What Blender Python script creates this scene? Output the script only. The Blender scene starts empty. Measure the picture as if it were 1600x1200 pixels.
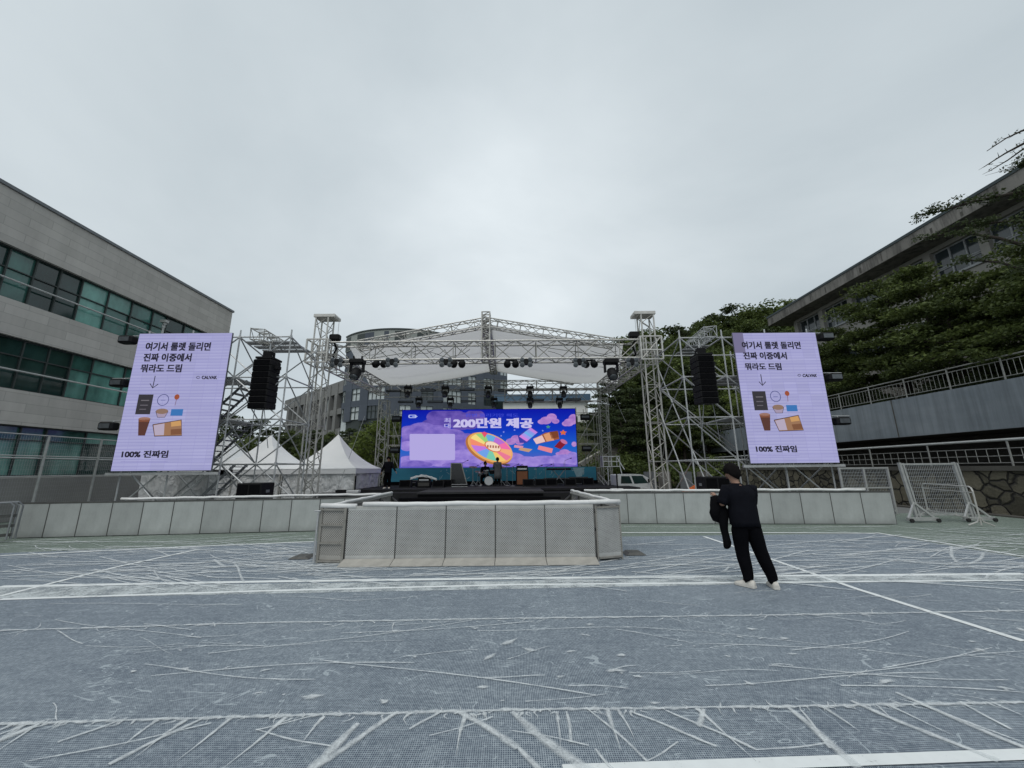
import bpy, math, random
from mathutils import Vector, Matrix, noise
random.seed(11)
S = bpy.context.scene
COL = S.collection
V = Vector
R_ = math.radians

# ---------------------------------------------------------------- camera
CH, CF = 1.66, 600.0
TH, PHI = math.atan(133/600), 0.009
_f = V((0, math.cos(TH), math.sin(TH))); _u = V((0, -math.sin(TH), math.cos(TH))); _r = V((1, 0, 0))
CR = math.cos(PHI)*_r - math.sin(PHI)*_u
CU = math.sin(PHI)*_r + math.cos(PHI)*_u
cd = bpy.data.cameras.new('camera'); cam = bpy.data.objects.new('camera', cd); COL.objects.link(cam)
cam.matrix_world = Matrix(((CR.x, CU.x, -_f.x, 0), (CR.y, CU.y, -_f.y, 0), (CR.z, CU.z, -_f.z, CH), (0, 0, 0, 1)))
cd.sensor_width = 36; cd.lens = CF/1600*36; cd.clip_start = .05; cd.clip_end = 3000
S.camera = cam

# ---------------------------------------------------------------- sky
SUN_EL, SUN_AZ = R_(58), R_(196)
w = bpy.data.worlds.new('World'); S.world = w; w.use_nodes = True
nt = w.node_tree; nt.nodes.clear()
def wn(t, **k):
    n = nt.nodes.new(t)
    for a, b in k.items(): setattr(n, a, b)
    return n
L_ = nt.links.new
tc = wn('ShaderNodeTexCoord')
sep = wn('ShaderNodeSeparateXYZ'); L_(tc.outputs['Generated'], sep.inputs[0])
def wm(op, a, b=None):
    n = wn('ShaderNodeMath', operation=op)
    for i, v in enumerate((a, b)):
        if v is None: continue
        if isinstance(v, (int, float)): n.inputs[i].default_value = v
        else: L_(v, n.inputs[i])
    return n.outputs[0]
zc = wm('ADD', wm('MAXIMUM', sep.outputs[2], 0.0), .22)
cmb = wn('ShaderNodeCombineXYZ'); L_(wm('DIVIDE', sep.outputs[0], zc), cmb.inputs[0]); L_(wm('DIVIDE', sep.outputs[1], zc), cmb.inputs[1])
n1 = wn('ShaderNodeTexNoise'); n1.inputs['Scale'].default_value = .85; n1.inputs['Detail'].default_value = 6; n1.inputs['Roughness'].default_value = .52; n1.inputs['Distortion'].default_value = .3
L_(cmb.outputs[0], n1.inputs['Vector'])
cr = wn('ShaderNodeValToRGB'); L_(n1.outputs[0], cr.inputs[0])
cr.color_ramp.elements[0].position = .34; cr.color_ramp.elements[0].color = (.482, .550, .592, 1)
cr.color_ramp.elements[1].position = .68; cr.color_ramp.elements[1].color = (.652, .718, .754, 1)
# thin spot of the overcast, where the sun stands behind the cloud
dp = wn('ShaderNodeVectorMath', operation='DOT_PRODUCT'); L_(tc.outputs['Generated'], dp.inputs[0])
_b = V((-.06, 1, .64)).normalized(); dp.inputs[1].default_value = _b
gl = wm('MULTIPLY', wm('POWER', wm('MAXIMUM', dp.outputs['Value'], 0.0), 14.0), .20)
gl2 = wm('MULTIPLY', gl, wm('ADD', n1.outputs[0], .45))
addc = wn('ShaderNodeMix', data_type='RGBA', blend_type='ADD'); addc.inputs[0].default_value = 1
L_(cr.outputs[0], addc.inputs[6]); L_(gl2, addc.inputs[7])
sky = wn('ShaderNodeTexSky', sky_type='NISHITA'); sky.sun_disc = False; sky.sun_elevation = SUN_EL; sky.sun_rotation = SUN_AZ
bg1 = wn('ShaderNodeBackground'); bg1.inputs[1].default_value = .06; L_(sky.outputs[0], bg1.inputs[0])
bg2 = wn('ShaderNodeBackground'); bg2.inputs[1].default_value = 1.05; L_(addc.outputs[2], bg2.inputs[0])
mx = wn('ShaderNodeMixShader'); mx.inputs[0].default_value = .95; L_(bg1.outputs[0], mx.inputs[1]); L_(bg2.outputs[0], mx.inputs[2])
wo = wn('ShaderNodeOutputWorld'); L_(mx.outputs[0], wo.inputs[0])
sl = bpy.data.lights.new('sun', 'SUN'); sl.energy = 1.35; sl.angle = R_(40); sl.color = (1, .97, .93)
so = bpy.data.objects.new('sun', sl); COL.objects.link(so)
sdir = V((math.sin(SUN_AZ)*math.cos(SUN_EL), math.cos(SUN_AZ)*math.cos(SUN_EL), math.sin(SUN_EL)))
so.rotation_euler = sdir.to_track_quat('Z', 'Y').to_euler(); so.location = (0, 0, 60)
S.view_settings.view_transform = 'Standard'; S.view_settings.look = 'None'; S.view_settings.exposure = 0; S.view_settings.gamma = 1
S.cycles.max_bounces = 6; S.cycles.transparent_max_bounces = 12

# ---------------------------------------------------------------- helpers
def ray(px, py): return _f + CR*((px-800)/CF) + CU*((600-py)/CF)
def at(px, py, Y): d = ray(px, py); return V((0, 0, CH)) + d*(Y/d.y)
def atx(px, py, X): d = ray(px, py); return V((0, 0, CH)) + d*(X/d.x)
def G(px, py, z=0): d = ray(px, py); return V((0, 0, CH)) + d*((z-CH)/d.z)

class MB:
    def __init__(s): s.v = []; s.f = []; s.m = []; s.cm = 0
    def add(s, vs, fs):
        b = len(s.v); s.v += [V(p) for p in vs]
        for f in fs: s.f.append([b+i for i in f]); s.m.append(s.cm)
        return s
    def box(s, lo, hi, mat=None):
        x0, y0, z0 = lo; x1, y1, z1 = hi
        vs = [V(p) for p in ((x0,y0,z0),(x1,y0,z0),(x1,y1,z0),(x0,y1,z0),(x0,y0,z1),(x1,y0,z1),(x1,y1,z1),(x0,y1,z1))]
        if mat: vs = [mat @ p for p in vs]
        return s.add(vs, ((3,2,1,0),(4,5,6,7),(0,1,5,4),(1,2,6,5),(2,3,7,6),(3,0,4,7)))
    def cbox(s, c, sz, mat=None):
        c = V(c); h = V(sz)/2
        if mat: return s.box(-h, h, Matrix.Translation(c) @ mat)
        return s.box(c-h, c+h)
    def bbox(s, lo, hi, b=.02, mat=None):
        """box with chamfered vertical and top edges"""
        x0,y0,z0 = lo; x1,y1,z1 = hi
        def ring(i, z): return [(x0+b+i,y0+i,z),(x1-b-i,y0+i,z),(x1-i,y0+b+i,z),(x1-i,y1-b-i,z),(x1-b-i,y1-i,z),(x0+b+i,y1-i,z),(x0+i,y1-b-i,z),(x0+i,y0+b+i,z)]
        rs = [ring(b*.6, z0), ring(0, z0+b), ring(0, z1-b), ring(b*.6, z1)]
        vs = [V(p) for r in rs for p in r]
        if mat: vs = [mat @ p for p in vs]
        fs = [list(range(7,-1,-1)), [24+i for i in range(8)]]
        for k in range(3):
            for i in range(8): j = (i+1) % 8; fs.append([k*8+i, k*8+j, k*8+8+j, k*8+8+i])
        return s.add(vs, fs)
    def _fr(s, a):
        a = a.normalized(); h = V((0,0,1)) if abs(a.z) < .95 else V((1,0,0))
        e = a.cross(h).normalized(); return e, e.cross(a).normalized()
    def path(s, pts, r, n=6, cap=True):
        pts = [V(p) for p in pts]; N = len(pts)
        if not isinstance(r, (list, tuple)): r = [r]*N
        e = None; vs = []
        for i, p in enumerate(pts):
            a = (pts[min(i+1,N-1)]-pts[max(i-1,0)])
            if a.length < 1e-9: a = V((0,0,1))
            a.normalize()
            if e is None: e, u = s._fr(a)
            else:
                e = (e - a*e.dot(a))
                e = e.normalized() if e.length > 1e-6 else s._fr(a)[0]
            u = a.cross(e)
            for k in range(n):
                t = 2*math.pi*k/n; vs.append(p + (e*math.cos(t)+u*math.sin(t))*r[i])
        fs = []
        for i in range(N-1):
            for k in range(n):
                j = (k+1) % n; fs.append([i*n+k, i*n+j, i*n+n+j, i*n+n+k])
        if cap: fs.append(list(range(n-1,-1,-1))); fs.append([(N-1)*n+k for k in range(n)])
        return s.add(vs, fs)
    def tube(s, p, q, r, n=6, r2=None): return s.path([p, q], [r, r if r2 is None else r2], n)
    def beam(s, p, q, wd, ht):
        p = V(p); q = V(q); e, u = s._fr(q-p)
        vs = [o + e*(a*wd/2) + u*(b*ht/2) for o in (p, q) for a, b in ((-1,-1),(1,-1),(1,1),(-1,1))]
        return s.add(vs, ((0,1,2,3),(7,6,5,4),(0,4,5,1),(1,5,6,2),(2,6,7,3),(3,7,4,0)))
    def prism(s, pts, ext):
        pts = [V(p) for p in pts]; n = len(pts); ext = V(ext)
        return s.add(pts + [p+ext for p in pts], [list(range(n-1,-1,-1)), [n+i for i in range(n)]] + [[i,(i+1)%n,n+(i+1)%n,n+i] for i in range(n)])
    def quad(s, *p): return s.add(p, [list(range(len(p)))])
    def rings(s, rings, cap=True, closed=True):
        n = len(rings[0]); vs = [p for r in rings for p in r]; fs = []
        for i in range(len(rings)-1):
            for k in range(n if closed else n-1):
                j = (k+1) % n; fs.append([i*n+k, i*n+j, i*n+n+j, i*n+n+k])
        if cap: fs.append(list(range(n-1,-1,-1))); fs.append([(len(rings)-1)*n+k for k in range(n)])
        return s.add(vs, fs)
    def lathe(s, c, prof, axis=(0,0,1), n=12):
        c = V(c); a = V(axis).normalized(); e, u = s._fr(a)
        return s.rings([[c + a*h + (e*math.cos(2*math.pi*k/n)+u*math.sin(2*math.pi*k/n))*r for k in range(n)] for r, h in prof])
    def ell(s, c, rad, n=12, m=8, mat=None):
        c = V(c); rs = []
        for i in range(m+1):
            t = math.pi*i/m; t = min(max(t, .08), math.pi-.08)
            rg = []
            for k in range(n):
                p = V((math.sin(t)*math.cos(2*math.pi*k/n)*rad[0], math.sin(t)*math.sin(2*math.pi*k/n)*rad[1], -math.cos(t)*rad[2]))
                if mat: p = mat @ p
                rg.append(c+p)
            rs.append(rg)
        return s.rings(rs)
    def build(s, name, mats, parent=None, smooth=False, origin=None):
        if not isinstance(mats, (list, tuple)): mats = [mats]
        if origin is None:
            if parent is not None: origin = root_loc(parent)
            else:
                xs = [p.x for p in s.v]; ys = [p.y for p in s.v]; zs = [p.z for p in s.v]
                origin = V(((min(xs)+max(xs))/2, (min(ys)+max(ys))/2, min(zs)))
        o_ = V(origin)
        me = bpy.data.meshes.new(name)
        me.from_pydata([p-o_ for p in s.v], [], s.f)
        for m in mats: me.materials.append(m)
        if any(s.m): me.polygons.foreach_set('material_index', s.m)
        if smooth: me.polygons.foreach_set('use_smooth', [True]*len(me.polygons))
        me.update()
        ob = bpy.data.objects.new(name, me); COL.objects.link(ob)
        if parent is not None: ob.parent = parent
        else: ob.location = o_
        return ob

def root_loc(o):
    while o.parent: o = o.parent
    return o.location.copy()
def tag(o, label=None, cat=None, group=None, kind=None):
    if label: o['label'] = label
    if cat: o['category'] = cat
    if group: o['group'] = group
    if kind: o['kind'] = kind
    return o
def thing(name, label, cat, loc=(0,0,0), group=None):
    o = bpy.data.objects.new(name, None); COL.objects.link(o); o.location = loc; o.empty_display_size = .2
    return tag(o, label, cat, group)
def struct(name, mb, mat, **k): return tag(mb.build(name, mat, **k), kind='structure')
KIDS = {}
def copy_tree(o, loc, rz=0, label=None, sc=None):
    r = o.copy(); COL.objects.link(r); r.location = loc; r.rotation_euler = (0, 0, rz)
    if sc: r.scale = (sc, sc, sc) if isinstance(sc, (int, float)) else sc
    if label: r['label'] = label
    def rec(a, b):
        for ch in a.children:
            c = ch.copy(); COL.objects.link(c); c.parent = b; rec(ch, c)
    rec(o, r)
    return r
ORD = ['first','second','third','fourth','fifth','sixth','seventh','eighth','ninth','tenth','eleventh','twelfth','thirteenth','fourteenth','fifteenth','sixteenth']

# ---------------------------------------------------------------- materials
def s2l(c):
    f = lambda x: x/12.92 if x <= .04045 else ((x+.055)/1.055)**2.4
    return tuple(f(x/255) for x in c)
class NM:
    """small node-graph helper for one material"""
    def __init__(s, name):
        s.mat = bpy.data.materials.new(name); s.mat.use_nodes = True; s.t = s.mat.node_tree
        s.b = s.t.nodes['Principled BSDF']; s.out = s.t.nodes['Material Output']
    def n(s, t, **k):
        o = s.t.nodes.new(t)
        for a, b in k.items():
            if a in o.inputs.keys(): o.inputs[a].default_value = b
            else: setattr(o, a, b)
        return o
    def l(s, a, b): s.t.links.new(a, b)
    def m(s, op, a, b=None, c=None):
        o = s.n('ShaderNodeMath', operation=op)
        for i, v in enumerate((a, b, c)):
            if v is None: continue
            if isinstance(v, (int, float)): o.inputs[i].default_value = v
            else: s.l(v, o.inputs[i])
        return o.outputs[0]
    def pos(s): return s.n('ShaderNodeNewGeometry').outputs['Position']
    def obj(s): return s.n('ShaderNodeTexCoord').outputs['Object']
    def scale(s, v, sc):
        o = s.n('ShaderNodeMapping'); o.inputs['Scale'].default_value = sc; s.l(v, o.inputs[0]); return o.outputs[0]
    def noise(s, v, sc, det=4, ro=.55, dist=0):
        o = s.n('ShaderNodeTexNoise', Scale=sc, Detail=det, Roughness=ro, Distortion=dist); s.l(v, o.inputs['Vector']); return o.outputs[0]
    def ramp(s, v, *st):
        o = s.n('ShaderNodeValToRGB'); e = o.color_ramp.elements
        while len(e) < len(st): e.new(.5)
        for i, (p, c) in enumerate(st):
            e[i].position = p; e[i].color = (*c, 1) if isinstance(c, (tuple, list)) else (c, c, c, 1)
        s.l(v, o.inputs[0]); return o.outputs[0]
    def mix(s, fac, a, b, mode='MIX'):
        o = s.n('ShaderNodeMix', data_type='RGBA', blend_type=mode)
        for i, v in ((0, fac), (6, a), (7, b)):
            if isinstance(v, (int, float)): o.inputs[i].default_value = v if i == 0 else (v, v, v, 1)
            elif isinstance(v, (tuple, list)): o.inputs[i].default_value = (*v, 1)
            else: s.l(v, o.inputs[i])
        return o.outputs[2]
    def col(s, c):
        if isinstance(c, (tuple, list)): s.b.inputs['Base Color'].default_value = (*c, 1)
        else: s.l(c, s.b.inputs['Base Color'])
    def bump(s, h, st=.3, dist=.02):
        o = s.n('ShaderNodeBump', Strength=st, Distance=dist); s.l(h, o.inputs['Height']); s.l(o.outputs[0], s.b.inputs['Normal'])
    def set(s, rough=None, metal=None, spec=None):
        if rough is not None: s.b.inputs['Roughness'].default_value = rough
        if metal is not None: s.b.inputs['Metallic'].default_value = metal
        if spec is not None: s.b.inputs['Specular IOR Level'].default_value = spec
        return s.mat
def plain(name, c, rough=.6, metal=0, var=.18, sc=6, spec=.4):
    """a colour with soft wear: low-frequency tone noise plus fine grain"""
    m = NM(name); p = m.obj()
    a = m.noise(p, sc, 5, .6); b = m.noise(p, sc*11, 2)
    f = m.m('ADD', m.m('MULTIPLY', a, .75), m.m('MULTIPLY', b, .25))
    m.col(m.ramp(f, (.3, tuple(x*(1-var) for x in c)), (.7, tuple(min(1, x*(1+var)) for x in c))))
    return m.set(rough, metal, spec)
def emit(name, c, st=1.0):
    m = NM(name); m.b.inputs['Base Color'].default_value = (.01,.01,.01,1)
    m.b.inputs['Emission Color'].default_value = (*s2l(c), 1); m.b.inputs['Emission Strength'].default_value = st
    m.set(.7, 0, .15); return m.mat
M = {}
M['steel'] = plain('galvanised_tube', (.46,.47,.475), .45, .4, .25, 3)
M['steel_dark'] = plain('weathered_tube', (.27,.28,.29), .5, .5, .3, 3)
M['alu'] = plain('truss_aluminium', (.52,.51,.48), .45, .35, .2, 4)
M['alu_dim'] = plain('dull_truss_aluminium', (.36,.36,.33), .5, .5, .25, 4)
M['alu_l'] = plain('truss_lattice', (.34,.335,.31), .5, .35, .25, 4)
M['black'] = plain('black_paint', (.008,.008,.009), .6, 0, .3, 9, .18)
M['black_cloth'] = plain('black_cloth', (.005,.005,.006), .95, 0, .35, 14, .05)
M['lens'] = plain('lamp_lens', (.10,.11,.12), .12, .2, .2, 8)
M['chrome'] = plain('chrome_rim', (.55,.55,.55), .25, .9, .1, 8)
M['white_paint'] = plain('white_paint', (.66,.67,.67), .4, 0, .08, 5)
M['foam'] = plain('white_foam_padding', (.70,.70,.69), .7, 0, .08, 7)
M['rubber'] = plain('black_rubber', (.02,.02,.02), .8, 0, .2, 10)
M['orange'] = plain('orange_cabinet', (.26,.10,.045), .7, 0, .15, 8)
M['orange_bright'] = plain('orange_vinyl', (.55,.12,.02), .6, 0, .15, 8)
# ================================================================ GROUND
def net_mat(name, dark, light, amt=.5):
    """court paint seen through a fine pale mesh sheet: weave, dusty patches, hair creases"""
    m = NM(name); p = m.pos()
    warp = m.n('ShaderNodeTexNoise', Scale=1.3, Detail=2); m.l(p, warp.inputs['Vector'])
    wv = m.n('ShaderNodeVectorMath', operation='SCALE'); m.l(warp.outputs['Color'], wv.inputs[0]); wv.inputs['Scale'].default_value = .05
    pv = m.n('ShaderNodeVectorMath', operation='ADD'); m.l(p, pv.inputs[0]); m.l(wv.outputs[0], pv.inputs[1])
    sp = m.n('ShaderNodeSeparateXYZ'); m.l(pv.outputs[0], sp.inputs[0])
    k = 2*math.pi/.0135
    sx = m.m('SINE', m.m('MULTIPLY', sp.outputs[0], k)); sy = m.m('SINE', m.m('MULTIPLY', sp.outputs[1], k*.8))
    weave = m.m('MAXIMUM', m.m('GREATER_THAN', sx, .30), m.m('GREATER_THAN', sy, .42))
    patch = m.noise(p, .55, 6, .62); fine = m.noise(p, 38, 3, .7); mid = m.noise(m.scale(p, (2.2, 5, 1)), 2.2, 5, .65)
    f = m.m('MULTIPLY', weave, m.m('ADD', .30*amt/.5, m.m('MULTIPLY', patch, .62)))
    f = m.m('ADD', f, m.m('MULTIPLY', m.m('SUBTRACT', fine, .5), 1.15))
    f = m.m('ADD', f, m.m('MULTIPLY', m.m('SUBTRACT', mid, .5), .55))
    # hair-thin creases: the zero line of a stretched noise, only where a second noise allows
    def crease(sc, v, wdt, thr):
        a = m.noise(m.scale(p, sc), v, 3, .5, .6)
        ln = m.m('LESS_THAN', m.m('ABSOLUTE', m.m('SUBTRACT', a, .5)), wdt)
        return m.m('MULTIPLY', ln, m.m('GREATER_THAN', m.noise(p, .9+v*.3, 3), thr))
    c1 = crease((.5, 1.5, 1), 1.9, .0035, .52); c2 = crease((1.1, .6, 1), 2.2, .003, .55); c3 = crease((.5, 2.2, 1), 2.6, .004, .54)
    f = m.m('ADD', f, m.m('MULTIPLY', m.m('MAXIMUM', m.m('MAXIMUM', c1, c2), c3), .55))
    col = m.ramp(f, (0, dark), (.95, light))
    m.col(col); m.bump(m.m('ADD', weave, fine), .12, .006)
    return m.set(.72, 0, .3)
M['court_blue'] = net_mat('netted_blue_court', (.042,.063,.097), (.395,.445,.478))
M['court_green'] = net_mat('netted_green_court', (.060,.088,.068), (.34,.39,.35), .4)
gm = NM('asphalt_and_concrete'); p = gm.pos()
gm.col(gm.ramp(gm.noise(p, .4, 6, .6), (.3, (.12,.125,.125)), (.7, (.19,.195,.19)))); gm.set(.85)
g = MB(); g.quad((-900,-60,-.02),(900,-60,-.02),(900,1500,-.02),(-900,1500,-.02)); struct('ground', g, gm.mat)
g = MB(); g.quad((-16.4,-6,-.012),(16.4,-6,-.012),(16.4,14.5,-.012),(-18.4,14.5,-.012)); struct('court_surround', g, M['court_green'])
CXL, CXR = -11.9, 9.42
yb = 10.0
g = MB(); g.quad((CXL,-6,-.008),(9.9,-6,-.008),(9.2,G(1370,833).y,-.008),(-4,G(620,842).y,-.008),(-5.1,G(490,846).y,-.008),(CXL,G(0,866).y,-.008)); struct('court', g, M['court_blue'])

def white_mat(name, c, amt):
    m = NM(name); p = m.pos()
    wear = m.m('ADD', m.m('MULTIPLY', m.noise(p, 3, 6, .7), .7), m.m('MULTIPLY', m.noise(p, 45, 3, .7), .5))
    tr = m.n('ShaderNodeBsdfTransparent'); ms = m.n('ShaderNodeMixShader')
    m.l(m.ramp(wear, (.44-amt, .25), (.60-amt, 1.0)), ms.inputs[0]); m.l(tr.outputs[0], ms.inputs[1]); m.l(m.b.outputs[0], ms.inputs[2]); m.l(ms.outputs[0], m.out.inputs[0])
    m.col(m.ramp(m.noise(p, 6, 4), (.3, tuple(x*.9 for x in c)), (.7, c)))
    return m.set(.75, 0, .3)
M['line'] = white_mat('worn_court_line', (.74,.77,.77), .08)
M['fold'] = white_mat('doubled_mesh_fold', (.60,.645,.655), .02)
m = NM('soft_mesh_fold'); p = m.pos(); at_ = m.n('ShaderNodeAttribute', attribute_name='core')
wear = m.m('ADD', m.m('MULTIPLY', m.noise(p, 9, 5, .7), .9), m.m('MULTIPLY', m.noise(p, 60, 2, .7), .5))
al = m.m('MULTIPLY', m.m('MINIMUM', m.m('MULTIPLY', at_.outputs['Fac'], 1.5), 1.0), m.ramp(wear, (.38, .06), (.88, .85)))
tr = m.n('ShaderNodeBsdfTransparent'); ms = m.n('ShaderNodeMixShader'); m.l(al, ms.inputs[0]); m.l(tr.outputs[0], ms.inputs[1]); m.l(m.b.outputs[0], ms.inputs[2]); m.l(ms.outputs[0], m.out.inputs[0])
m.col((.70,.735,.745)); M['fold_soft'] = m.set(.75, 0, .3)
M['band'] = white_mat('dusty_mesh_overlap', (.52,.56,.57), -.06)

CORE = []
def strip(mb, pts, wds, z, bulge=.004):
    """ribbon along ground points, slightly arched"""
    n = len(pts); rs = []
    for i, p in enumerate(pts):
        a = (pts[min(i+1, n-1)]-pts[max(i-1, 0)]).normalized(); s_ = V((-a.y, a.x, 0))
        w_ = wds[i]/2
        rs.append([V((p.x, p.y, z))-s_*w_*1.6, V((p.x, p.y, z+bulge*.3)), V((p.x, p.y, z))+s_*w_*1.6]); CORE.extend((0, 1, 0))
    mb.rings(rs, cap=False, closed=False)
def gline(mb, pxs, wd, z, jit=0, n=14):
    a = [G(*q) for q in pxs]; out = []; ws = []
    for i in range(len(a)-1):
        for k in range(n):
            t = k/n; p = a[i].lerp(a[i+1], t)
            out.append(V((p.x+random.uniform(-jit, jit), p.y+random.uniform(-jit, jit), 0))); ws.append(wd*random.uniform(1-.5*(jit > 0), 1+.5*(jit > 0)))
    out.append(a[-1]); ws.append(wd)
    strip(mb, out, ws, z, 0.0)
# painted court lines
for li, (pts, wd) in enumerate((([(0,916),(420,908),(800,903),(1600,896)], .07), ([(0,936),(400,923),(800,913),(1600,906)], .045),
                ([(1100,838),(1190,868),(1340,920),(1600,1001)], .05), ([(1368,832),(1480,849),(1600,869)], .06),
                ([(0,931),(180,886),(310,858)], .05), ([(970,832),(1180,832),(1368,833)], .06), ([(0,868),(250,856),(490,846)], .06), ([(880,1203),(1200,1192),(1650,1176)], .055))):
    mb = MB(); gline(mb, pts, wd, -.0035+li*.0004); struct('court_line', mb, M['line'])
# seams and creases of the mesh sheet
mb = MB(); zf = .001; CORE.clear()
def rnd_fold(px, py, dx, dy, L, wd, seg=7, taper=True, wob=.02):
    p = G(px, py); out = []; ws = []
    d0 = V((dx, dy, 0)).normalized(); s_ = V((-d0.y, d0.x, 0)); ph = random.random()*6; cv = random.uniform(-.04, .04)*L
    for i in range(seg+1):
        t = i/seg
        out.append(V((p.x, p.y, 0)) + d0*L*t + s_*(math.sin(ph+t*4)*wob + cv*t*t)); ws.append(wd*(max(.12, (1-t)) if taper else 1)*random.uniform(.7, 1.25))
    strip(mb, out, ws, zf + random.uniform(0, .002), .003)
gline(mb, [(0,1131),(400,1119),(800,1109),(1200,1104),(1650,1096)], .026, zf, .006, 40)
gline(mb, [(0,985),(400,973),(800,966),(1200,961),(1600,954)], .030, zf, .008, 40)
gline(mb, [(0,871),(250,862),(490,856)], .03, zf, .015); gline(mb, [(975,851),(1250,850),(1600,869)], .03, zf, .02)
gline(mb, [(0,897),(300,886),(490,882)], .03, zf, .02); gline(mb, [(975,873),(1200,875),(1600,880)], .03, zf, .02)
gline(mb, [(0,846),(300,846),(490,841)], .04, zf, .02); gline(mb, [(975,823),(1250,824),(1400,822),(1600,842)], .05, zf, .02); gline(mb, [(1260,826),(1460,842),(1600,850)], .04, zf, .02)
# bold folds running from the near seam towards the viewer (as photographed)
for a, b, wd in (((622,1112),(470,1210),.038),((318,1122),(170,1195),.028),((60,1132),(-40,1175),.05),((520,1112),(400,1140),.012),((560,1130),(480,1205),.05),
                 ((715,1112),(810,1168),.04),((810,1168),(850,1215),.036),((800,1112),(925,1210),.055),((885,1112),(892,1160),.018),((1040,1110),(1180,1172),.02),((1232,1106),(1345,1200),.045),
                 ((1250,1108),(1300,1170),.018),((1330,1095),(1560,1190),.04),((1400,1082),(1620,1175),.04),((1500,1096),(1580,1140),.02),((1100,1108),(1090,1135),.03),((985,1112),(1120,1165),.02),
                 ((915,1105),(1010,1190),.016),((200,1121),(90,1160),.02),((800,1142),(920,1165),.010),((400,1140),(520,1166),.012),((40,1190),(330,1130),.012),((1180,1172),(1290,1160),.012),((1010,1190),(1060,1160),.010),
                 ((0,1158),(40,1128),.04),((690,1112),(640,1140),.018),((670,1150),(770,1120),.010),((930,1170),(960,1205),.018),((470,898),(518,892),.05),((455,876),(500,893),.03)):
    A, B = G(*a), G(*b); d = B-A
    out = []; ws = []; s_ = V((-d.y, d.x, 0)).normalized(); ph = random.random()*6; amp = d.length*.03
    for i in range(11):
        t = i/10; out.append(A + d*t + s_*(math.sin(ph+t*5)-math.sin(ph))*amp*.5); ws.append(wd*(.45+.55*math.sin(min(1, t*1.6+.15)*math.pi*.5))*random.uniform(.8, 1.2))
    strip(mb, out, ws, zf+.001, .004)
for i in range(20):    # long faint creases fanning towards the viewer
    px = random.uniform(-20,1620); py = 1131-px*.0215; sg = (px-800)/800
    rnd_fold(px, py, sg*.25+random.gauss(0,.18), -1, random.uniform(.2,.6), random.uniform(.014,.036), 10, True, .006)
for i in range(26):
    px, py = random.uniform(-20,1620), random.uniform(925,1080)
    rnd_fold(px, py, 1, random.gauss(0,.16), random.uniform(.8,2.6), random.uniform(.006,.014), 12, False, .05)
for i in range(150):   # short tears along the near seam
    px = random.uniform(-20, 1620); y0 = 1131-px*.0215
    sd = 1 if random.random() < .3 else -1
    rnd_fold(px, y0, (px-800)/800*-.7*sd*1.0 + random.uniform(-.25,.25), sd*1.0, random.uniform(.02,.10), random.uniform(.006,.022), 4)
for i in range(70):
    px = random.uniform(-20, 1620); y0 = 985-px*.019
    rnd_fold(px, y0, random.uniform(-1,1), random.choice((-1,1))*.5, random.uniform(.06,.35), random.uniform(.006,.016), 5)
for i in range(44):    # scattered creases of the middle field
    px, py = random.uniform(-20,1620), random.uniform(925,1100)
    a = random.gauss(0, .5); sg = -1 if px < 800 else 1
    rnd_fold(px, py, 1, a*.8 - sg*.1, random.uniform(.15,.9), random.uniform(.004,.012), 9, False, .015)
for i in range(480):   # far field, long and shallow
    px, py = random.choice((random.uniform(-20,480), random.uniform(980,1620), random.uniform(400,1000))), random.uniform(842,905)
    if 480 < px < 985 and py < 886: continue
    rnd_fold(px, py, 1, random.gauss(0,.35), random.uniform(.4,2.8), random.uniform(.012,.044), 8, False, .03)
for i in range(40):
    px, py = random.uniform(1380,1600), random.uniform(822,860)
    rnd_fold(px, py, 1, random.gauss(-.6,.25), random.uniform(.6,2.2), random.uniform(.015,.04), 8, False, .012)
for i in range(26): rnd_fold(random.uniform(480,1000), random.uniform(888,905), random.gauss(0,1), .7, random.uniform(.1,.5), random.uniform(.01,.03), 5)
for i in range(52):    # pinched blotches
    px, py = random.uniform(0,1600), random.uniform(975,1100); c = G(px, py); n = random.randint(7,10); r = random.uniform(.010,.036)*random.choice((.6,1,1.2))
    st = random.uniform(1.2,2.6); an = random.gauss(0,.4)
    rim = [c + V((math.cos(an)*x-math.sin(an)*y, math.sin(an)*x+math.cos(an)*y, zf+.002)) for x, y in ((math.cos(2*math.pi*k/n)*r*st*random.uniform(.35,1.8), math.sin(2*math.pi*k/n)*r*random.uniform(.4,1.6)) for k in range(n))]
    mb.add([c+V((0,0,zf+.003))]+rim, [[0,1+k,1+(k+1)%n] for k in range(n)]); CORE.extend([1.2]+[0]*n)
nc = mb.build('net_creases', M['fold_soft']); nc.data.attributes.new('core', 'FLOAT', 'POINT').data.foreach_set('value', CORE)
tag(nc, 'pale creases and folds all over the mesh sheet on the court', 'mesh sheet', kind='stuff')
# dusty doubled band between the two painted lines
mb = MB(); mb.rings([[G(x, 917-x*.0128)+V((0,0,-.005)), G(x, 935-x*.0195)+V((0,0,-.005))] for x in range(-40, 1681, 80)], cap=False, closed=False); struct('mesh_overlap_band', mb, M['band'])

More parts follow.
